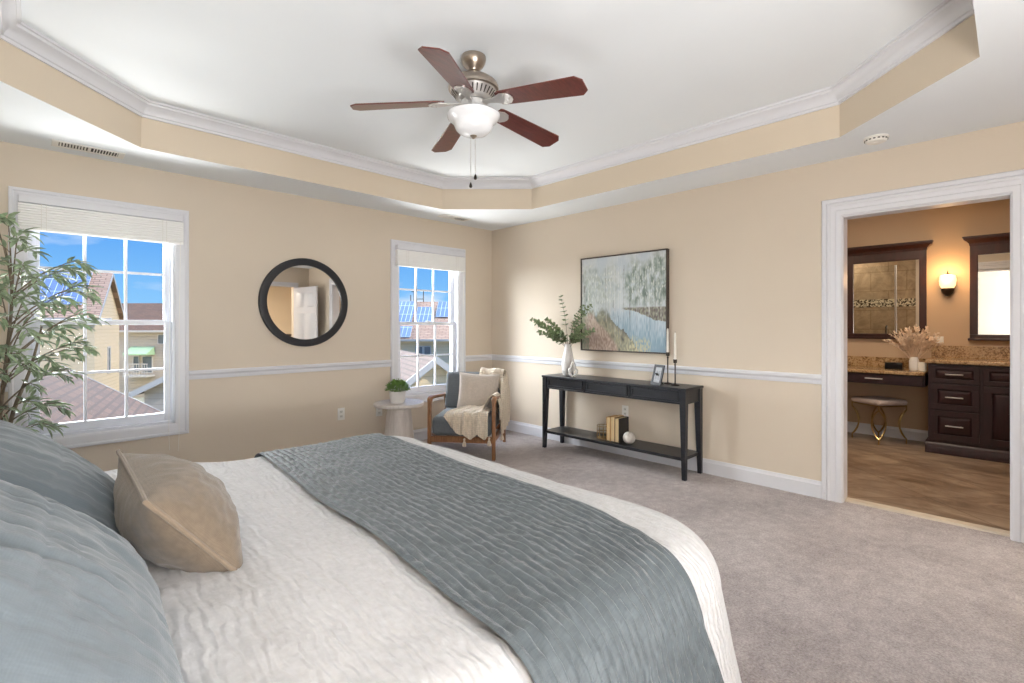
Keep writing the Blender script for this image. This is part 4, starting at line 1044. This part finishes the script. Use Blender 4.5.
# vanity cabinet
def raised_panel(b, x, y0, y1, z0, z1, d=.018, rail=.045):
    # front face at x-d, centre panel raised
    b.box(x-d, x, y0, y1, z0, z0+rail).box(x-d, x, y0, y1, z1-rail, z1).box(x-d, x, y0, y0+rail, z0+rail, z1-rail).box(x-d, x, y1-rail, y1, z0+rail, z1-rail)
    b.box(x-.004, x, y0+rail, y1-rail, z0+rail, z1-rail)
    g = .022; p, q, r, s = y0+rail+.004, y1-rail-.004, z0+rail+.004, z1-rail-.004
    if q-p > 2.4*g and s-r > 2.4*g:
        b.hexa([(x-.004, p, r), (x-.004, q, r), (x-.004, q, s), (x-.004, p, s), (x-d+.002, p+g, r+g), (x-d+.002, q-g, r+g), (x-d+.002, q-g, s-g), (x-d+.002, p+g, s-g)])
def pull(parent, x, y, z, L=.13):
    MB().tube([(x, y-L/2, z), (x, y+L/2, z)], .006, 8).tube([(x, y-L*.36, z), (x+.03, y-L*.36, z)], .005, 6).tube([(x, y+L*.36, z), (x+.03, y+L*.36, z)], .005, 6).build('pull_handle', 'chrome', parent)
XF = 6.36
vc = thing('vanity_cabinet', 'dark cherry bathroom vanity cabinet with raised panel drawers', 'cabinet', (0, 0, 0))
b = MB(); b.box(XF+.004, XB-.001, -.95, .585, .11, .882); b.build('cabinet_body', 'cherry', vc, bevel=.003)
b = MB(); b.prism([(XF-.022, 0), (XF-.022, .085), (XF-.010, .105), (XF+.004, .112), (XB-.001, .112), (XB-.001, 0)], 'y', -.97, .607); b.build('base_moulding', 'cherry', vc, bevel=.002)
for (z0, z1) in ((.70, .865), (.44, .685), (.145, .425)):
    d = MB(); raised_panel(d, XF+.004, .215, .565, z0, z1, .020, .036 if z1-z0 < .2 else .05); do = d.build('drawer', 'cherry', vc, bevel=.002)
    pull(do, XF-.048, .39, (z0+z1)/2)
for k_, (ya_, yb_) in enumerate(((-.17, .185), (-.56, -.20), (-.93, -.59))):
    d = MB(); raised_panel(d, XF+.004, ya_, yb_, .70, .865, .020, .036); d.build('false_drawer', 'cherry', vc, bevel=.002)
    d = MB(); raised_panel(d, XF+.004, ya_, yb_, .145, .685, .020, .055); do = d.build('cabinet_door', 'cherry', vc, bevel=.002)
ct = thing('vanity_countertop', 'speckled brown granite countertop on the dark vanity cabinet', 'countertop', (0, 0, 0))
MB().box(XF-.035, XB-.001, -.97, .605, .884, .918).build('slab', 'granite', ct, bevel=.006)
MB().box(XB-.022, XB-.001, -.97, .605, .918, 1.045).build('backsplash', 'granite', ct, bevel=.003)
# makeup desk
dk = thing('makeup_desk', 'dark cherry makeup desk with one drawer beside the vanity cabinet', 'desk', (0, 0, 0))
b = MB().box(XF+.004, XB-.001, .610, 1.56, .64, .652).box(XF+.004, XB-.001, 1.54, 1.56, .0, .752).box(XB-.03, XB-.012, .61, 1.56, .64, .752).box(XF+.01, XB-.02, .608, .622, .64, .752)
b.build('desk_body', 'cherry', dk, bevel=.002)
d = MB(); d.box(XF-.012, XF+.006, .625, 1.535, .652, .745); d.box(XF-.017, XF-.012, .66, 1.50, .672, .725); do = d.build('drawer', 'cherry', dk, bevel=.004)
pull(do, XF-.045, 1.02, .70, .15)
dt = thing('desk_countertop', 'speckled brown granite top on the makeup desk, lower than the vanity top', 'countertop', (0, 0, 0))
MB().box(XF-.035, XB-.001, .607, 1.60, .754, .788).build('slab', 'granite', dt, bevel=.006)
MB().box(XB-.022, XB-.001, .607, 1.60, .788, .90).build('backsplash', 'granite', dt, bevel=.003)
# framed vanity mirrors with crown tops
def vmirror(y0, y1, z0, z1, label):
    t = thing('vanity_mirror', label, 'mirror', (XB, 0, 0), group='dark framed vanity mirrors')
    b = MB(); w = .062; d = .03
    b.box(-d, -.001, y0, y1, z0, z0+.05).box(-d, -.001, y0, y0+w, z0+.05, z1-.18).box(-d, -.001, y1-w, y1, z0+.05, z1-.18).box(-d, -.001, y0, y1, z1-.19, z1-.085)
    b.build('frame', 'cherryframe', t, bevel=.004)
    MB().box(-d-.014, -.001, y0-.015, y1+.015, z0-.012, z0+.012).build('bottom_ledge', 'cherryframe', t, bevel=.004)
    pr = [(.028, z1-.10), (.034, z1-.085), (.036, z1-.07), (.055, z1-.045), (.075, z1-.03), (.078, z1-.012), (.085, z1-.01), (.085, z1)]
    rings = [[(-o, y0+.03-o, z), (-o, y1-.03+o, z), (-.001, y1-.03+o, z), (-.001, y0+.03-o, z)] for o, z in pr]
    MB().loft(rings).build('crown_moulding', 'cherryframe', t, angle=20)
    MB().box(-.014, -.008, y0+w-.004, y1-w+.004, z0+.045, z1-.185).build('mirror_glass', 'mirror', t, smooth=False)
vmirror(.645, 1.365, 1.115, 2.165, 'dark framed mirror with crown top above the makeup desk, left of the sconce')
vmirror(-.56, .305, 1.115, 2.165, 'dark framed mirror with crown top above the vanity, right of the sconce')
# sconce
sn = thing('wall_sconce', 'lit oval wall sconce with amber glass shade between the bathroom mirrors', 'sconce', (XB, .475, 1.70))
b = MB(); seg = 36
b.loft([[(-o, r*.055*math.cos(2*PI*j/seg), r*.115*math.sin(2*PI*j/seg)-.01) for j in range(seg)] for o, r in ((.001, 1), (.012, 1), (.02, .86), (.02, .1))], True, True).build('back_plate', 'iron', sn)
b = MB(); rings = []
for z, r in ((-.065, .030), (-.055, .045), (-.02, .062), (.03, .068), (.07, .064), (.088, .058)):
    rings.append([(-.02-max(0, r*1.2*math.sin(PI*j/12)), r*math.cos(PI*j/12), z) for j in range(13)])
b.loft(rings, False, False); b.build('glass_shade', 'sconce', sn, thick=.004)
b = MB(); rings = []
for z, r in ((-.135, .006), (-.128, .022), (-.10, .042), (-.068, .052), (-.052, .053)):
    rings.append([(-.018-max(0, r*1.2*math.sin(PI*j/12)), r*math.cos(PI*j/12), z) for j in range(13)])
b.loft(rings, False, False); b.build('lower_cup', 'iron', sn, thick=.004)
MB().tube([(-.02, 0, .085), (-.03, 0, .11), (-.022, 0, .135)], [.005, .005, .003], 6).build('finial', 'iron', sn)
light('sconce_bulb', 'POINT', (XB-.14, .475, 1.79), (0, 0, 0), 5, (1, .58, .24), shadow_soft_size=.05)
# items on the makeup desk
vz = thing('bathroom_vase', 'small white vase of dried pampas on the makeup desk', 'vase', (6.56, .715, .788))
MB().lathe([(.036, 0), (.040, .006), (.042, .03), (.042, .10), (.034, .125), (.031, .14), (.027, .14), (.030, .12), (.034, .03)], seg=26, cap=False).build('vase_body', 'ceramic', vz)
ps = thing('dried_pampas', 'spray of cream dried pampas plumes in the small bathroom vase', 'dried flowers', (6.56, .715, .90))
bp, bst = MB(), MB()
for i in range(60):
    a = rnd.uniform(0, 2*PI); sp = rnd.uniform(.05, .235); h = rnd.uniform(.16, .30)*(1-.55*(sp/.22)**2)+.08
    tip = Vector((sp*.7*math.cos(a), sp*1.1*math.sin(a), h)); mid = Vector((tip.x*.35, tip.y*.35, h*.62))
    P = [Vector((0, 0, -.06)), mid, tip]
    bst.tube([bez(P, j/6) for j in range(7)], .0016, 4)
    for j in range(24):
        t = .5+.5*j/23; p = bez(P, t); tg = (bez(P, min(1, t+.03))-bez(P, t-.03)).normalized()
        d = tg+Vector((rnd.uniform(-.8, .8), rnd.uniform(-.8, .8), rnd.uniform(-.5, .5)))
        bp.leaf(p, d, (rnd.uniform(-1, 1), rnd.uniform(-1, 1), .5), rnd.uniform(.024, .042)*(1.2-.5*j/23), .014)
bst.build('stem', 'pampas', ps); bp.build('plume', 'pampas', ps)
t = thing('trinket_box', 'small glossy black box on the makeup desk beside the pampas vase', 'box', (6.60, .885, .788))
MB().box(-.05, .05, -.075, .075, 0, .062).build('box_body', plain('black_lacquer', lin(18, 18, 22), .15, var=.1), t, bevel=.004)
MB().box(-.052, .052, -.077, .077, .063, .075).build('lid', plain('black_lacquer_lid', lin(22, 22, 26), .15, var=.1), t, bevel=.003)
cp = thing('soap_cup', 'cream cup beside the pampas vase on the makeup desk', 'cup', (6.55, .648, .788))
MB().lathe([(.03, 0), (.034, .004), (.036, .09), (.033, .09), (.031, .008)], seg=22, cap=False).build('cup_body', 'wax', cp)
MB().lathe([(.002, .07), (.032, .07)], seg=18, cap=False).build('contents', 'bookTan', cp)
t = thing('wall_outlet', 'horizontal white outlet above the granite backsplash, left of the sconce', 'outlet', (XB, .565, 1.105), -PI/2)
MB().box(-.058, .058, -.006, -.0005, -.036, .036).build('cover_plate', 'plate', t, bevel=.003)
for x in (-.022, .022): MB().box(x-.014, x+.014, -.009, -.005, -.015, .015).build('socket', 'plate', t, bevel=.003)
# stool
st = thing('vanity_stool', 'gold metal stool with pale cushion and curved legs under the makeup desk', 'stool', (6.60, 1.02, .001), math.radians(54))
h_ = .182
b = MB(); b.box(-h_, h_, -h_, h_, .405, .465); b.build('seat_cushion', 'boucle', st, bevel=.028, segs=4)
for (sx, sy) in ((1, 1), (1, -1), (-1, 1), (-1, -1)):
    b = MB(); c = Vector((sx*(h_-.015), sy*(h_-.015), 0)); z0, zt = .05, .36
    for ax in (0, 1):
        # half lens curve lying in the side plane, leaving the corner towards the seat centre line
        d = Vector((-sx, 0, 0)) if ax == 0 else Vector((0, -sy, 0))
        pts = []
        for i in range(15):
            q = i/14; pts.append(c+d*(.085*max(0, math.sin(PI*q))**.8)+Vector((0, 0, z0+(zt-z0)*q)))
        b.tube(pts, .0085, 6)
    b.tube([c+Vector((0, 0, zt)), c+Vector((0, 0, .405))], .007, 6); b.tube([c, c+Vector((0, 0, z0))], .007, 6)
    b.build('leg', 'gold', st)
b = MB(); q = h_-.015
b.tube([(-q, -q, .40), (q, -q, .40), (q, q, .40), (-q, q, .40)], .007, 6, True).build('seat_frame', 'gold', st)

# ================================================================== OUTDOORS
GZ = -4.2
struct(MB().box(-60, 70, 5.2, 110, GZ-.2, GZ).build('ground', 'ground', smooth=False), 'lawn and yards outside below the windows', 'ground')
def house(gx, gy, rdir, width, length, ez, rz, label, wallm='siding', roofm='shingle', over=.35, solar=(), windows=(), flip=0, extra=None, name='house'):
    # (gx,gy): middle of the visible gable; rdir: direction of the ridge away from it
    r = Vector((rdir[0], rdir[1], 0)).normalized(); w = Vector((-r.y, r.x, 0))
    T = Matrix(((w.x, r.x, 0, gx), (w.y, r.y, 0, gy), (0, 0, 1, 0), (0, 0, 0, 1)))
    t = thing(name, label, 'house', (gx, gy, GZ)); t.matrix_world = T @ Matrix.Translation((0, 0, GZ))
    h = width/2; ez -= GZ; rz -= GZ; sl = (rz-ez)/h
    hw = h-over; we = ez+over*sl
    MB().prism([(-hw, 0), (hw, 0), (hw, we-.12), (0, rz-.12), (-hw, we-.12)], 'y', .25, length-.25).build('wall', wallm, t, smooth=False)
    b = MB()
    for s in (-1, 1):
        L_ = math.hypot(h, rz-ez)
        p = [(s*h, 0, ez), (s*h, length, ez), (0, length, rz), (0, 0, rz)]
        b.add(p, [(0, 1, 2, 3)], [[(0, 0), (length, 0), (length, L_), (0, L_)]])
        b.add([(x, y, z-.12) for x, y, z in p], [(3, 2, 1, 0)])
    b.build('roof', roofm, t, smooth=False)
    b = MB()
    for y0 in (-.03, length):
        for s in (-1, 1): b.hexa([(s*h, y0, ez-.2), (s*h, y0+.03, ez-.2), (0, y0+.03, rz-.2), (0, y0, rz-.2), (s*h, y0, ez+.02), (s*h, y0+.03, ez+.02), (0, y0+.03, rz+.02), (0, y0, rz+.02)])
    for s in (-1, 1): b.box(min(s*h, s*h+s*.1), max(s*h, s*h+s*.1), 0, length, ez-.14, ez)
    b.build('fascia', 'soltrim', t, smooth=False)
    for (side, y0, y1, q0, q1) in solar:     # q: fraction up the slope
        b = MB()
        pp_ = []
        nrm = Vector((side*(rz-ez), 0, h)).normalized()*.10
        for (yy, q) in ((y0, q0), (y1, q0), (y1, q1), (y0, q1)): pp_.append(Vector((side*h*(1-q), yy, ez+(rz-ez)*q))+nrm)
        Lq = (q1-q0)*math.hypot(h, rz-ez)
        b.add(pp_, [(0, 1, 2, 3)], [[(0, 0), (y1-y0, 0), (y1-y0, Lq), (0, Lq)]])
        b.add([p_-nrm*.4 for p_ in pp_], [(3, 2, 1, 0)])
        for i in range(4): b.add([pp_[i], pp_[(i+1) % 4], pp_[(i+1) % 4]-nrm*.4, pp_[i]-nrm*.4], [(0, 1, 2, 3)], [[(0, 0)]*4])
        b.build('solar_panel', 'solar', t, smooth=False)
    for (face, a0, a1, z0, z1) in windows:  # face: 'g' gable or side sign
        z0 -= GZ; z1 -= GZ; fr = .07
        if face == 'g':
            b = MB().box(a0-fr, a1+fr, .19, .25, z0-fr, z0).box(a0-fr, a1+fr, .19, .25, z1, z1+fr).box(a0-fr, a0, .19, .25, z0, z1).box(a1, a1+fr, .19, .25, z0, z1)
            p = MB().box(a0, a1, .22, .25, z0, z1)
        else:
            xo = face*hw; xa, xb = sorted((xo, xo+face*.06))
            b = MB().box(xa, xb, a0-fr, a1+fr, z0-fr, z0).box(xa, xb, a0-fr, a1+fr, z1, z1+fr).box(xa, xb, a0-fr, a0, z0, z1).box(xa, xb, a1, a1+fr, z0, z1)
            xa, xb = sorted((xo, xo+face*.03)); p = MB().box(xa, xb, a0, a1, z0, z1)
        wo = b.build('window', 'soltrim', t, smooth=False); p.build('window_pane', 'winglass', wo, smooth=False)
    return t
# near roof below the nearer window (ridge towards us)
house(.525, 16.28, (-.2066, -.9784), 7.4, 9.0, .268-.662*3.7, .268, 'neighbouring house with broad tan shingle roof directly below the nearer window', over=.25)
# gabled house with solar panels
house(3.43, 37.3, (-.946, .326), 5.0, 11, 1.68, 4.38, 'cream gabled house with solar roof panels, seen through the nearer window', 'siding3', 'shingle3', over=.2,
      solar=((1, .9, 1.9, .25, .95), (1, 1.95, 2.95, .25, .95), (1, 3.0, 4.0, .25, .95), (1, 4.05, 5.05, .25, .95), (1, 5.1, 6.1, .25, .95)), windows=(('g', -.3, .05, -1.5, -.05),))
# small front gable at the lower right of the nearer window
house(4.60, 20.69, (.70, .714), 5.6, 6, -1.19, .14, 'pale sided house with white raked fascia at lower right of the nearer window', 'siding2', 'shingle2', over=.3)
# far house with a balcony
t = house(5.2, 51.0, (.714, -.70), 6.0, 12, .9, 3.1, 'far pale house with green awning, right side of the nearer window view', 'siding2', 'shingle', windows=((-1, 3.1, 3.5, -2.3, -1.1), (-1, 3.8, 4.5, -2.3, -1.1), (-1, 5.0, 5.5, -.1, .55)))
MB().prism([(-2.6, 3.9), (-3.5, 3.35), (-3.5, 3.25), (-2.6, 3.25)], 'y', 2.9, 4.7).build('awning', 'awning', t, smooth=False)
b = MB().box(-3.45, -3.40, 2.9, 4.7, 2.55, 2.62)
for i in range(10): b.box(-3.44, -3.41, 2.9+i*.195, 2.93+i*.195, 1.7, 2.58)
b.box(-3.5, -2.6, 2.9, 4.7, 1.6, 1.72).build('balcony', 'soltrim', t, smooth=False)
t = house(9.35, 32.8, (.70, .714), 3.7, 4.0, 1.97, 4.7, 'far steep gabled house at the right edge of the nearer window view', 'siding', 'shingle')
# houses through the farther window
far = house(17.0, 34.6, (.714, -.70), 6.4, 11, .33, 3.05, 'wide tan roofed house with blue solar panels, seen through the farther window', 'siding3', 'shingle3', over=.3,
      solar=((-1, 3.6, 4.95, .38, .98), (-1, 5.15, 6.35, .38, .82), (-1, 6.6, 7.5, .55, .97), (-1, 3.6, 5.1, .03, .30)), windows=((-1, 5.5, 5.9, -.85, -.2), (-1, 6.05, 6.45, -.85, -.2)))
house(8.266, 11.50, (.326, .945), 4.4, 9, .36-1.65, .36, 'cream sided gabled house close outside the farther window', 'siding3', 'shingle2', over=.25)
b = MB(); zr = 3.05-GZ
for y, h in ((4.5, .5), (4.75, .9), (5.45, .85)): b.tube([(0, y, zr-.05), (0, y, zr+h)], .035, 6)
b.tube([(0, 4.55, zr+.75), (0, 5.0, zr+.75)], .025, 6).tube([(0, 4.75, zr+.2), (0, 5.45, zr+.2)], .025, 6)
b.build('roof_antenna', 'iron', far)
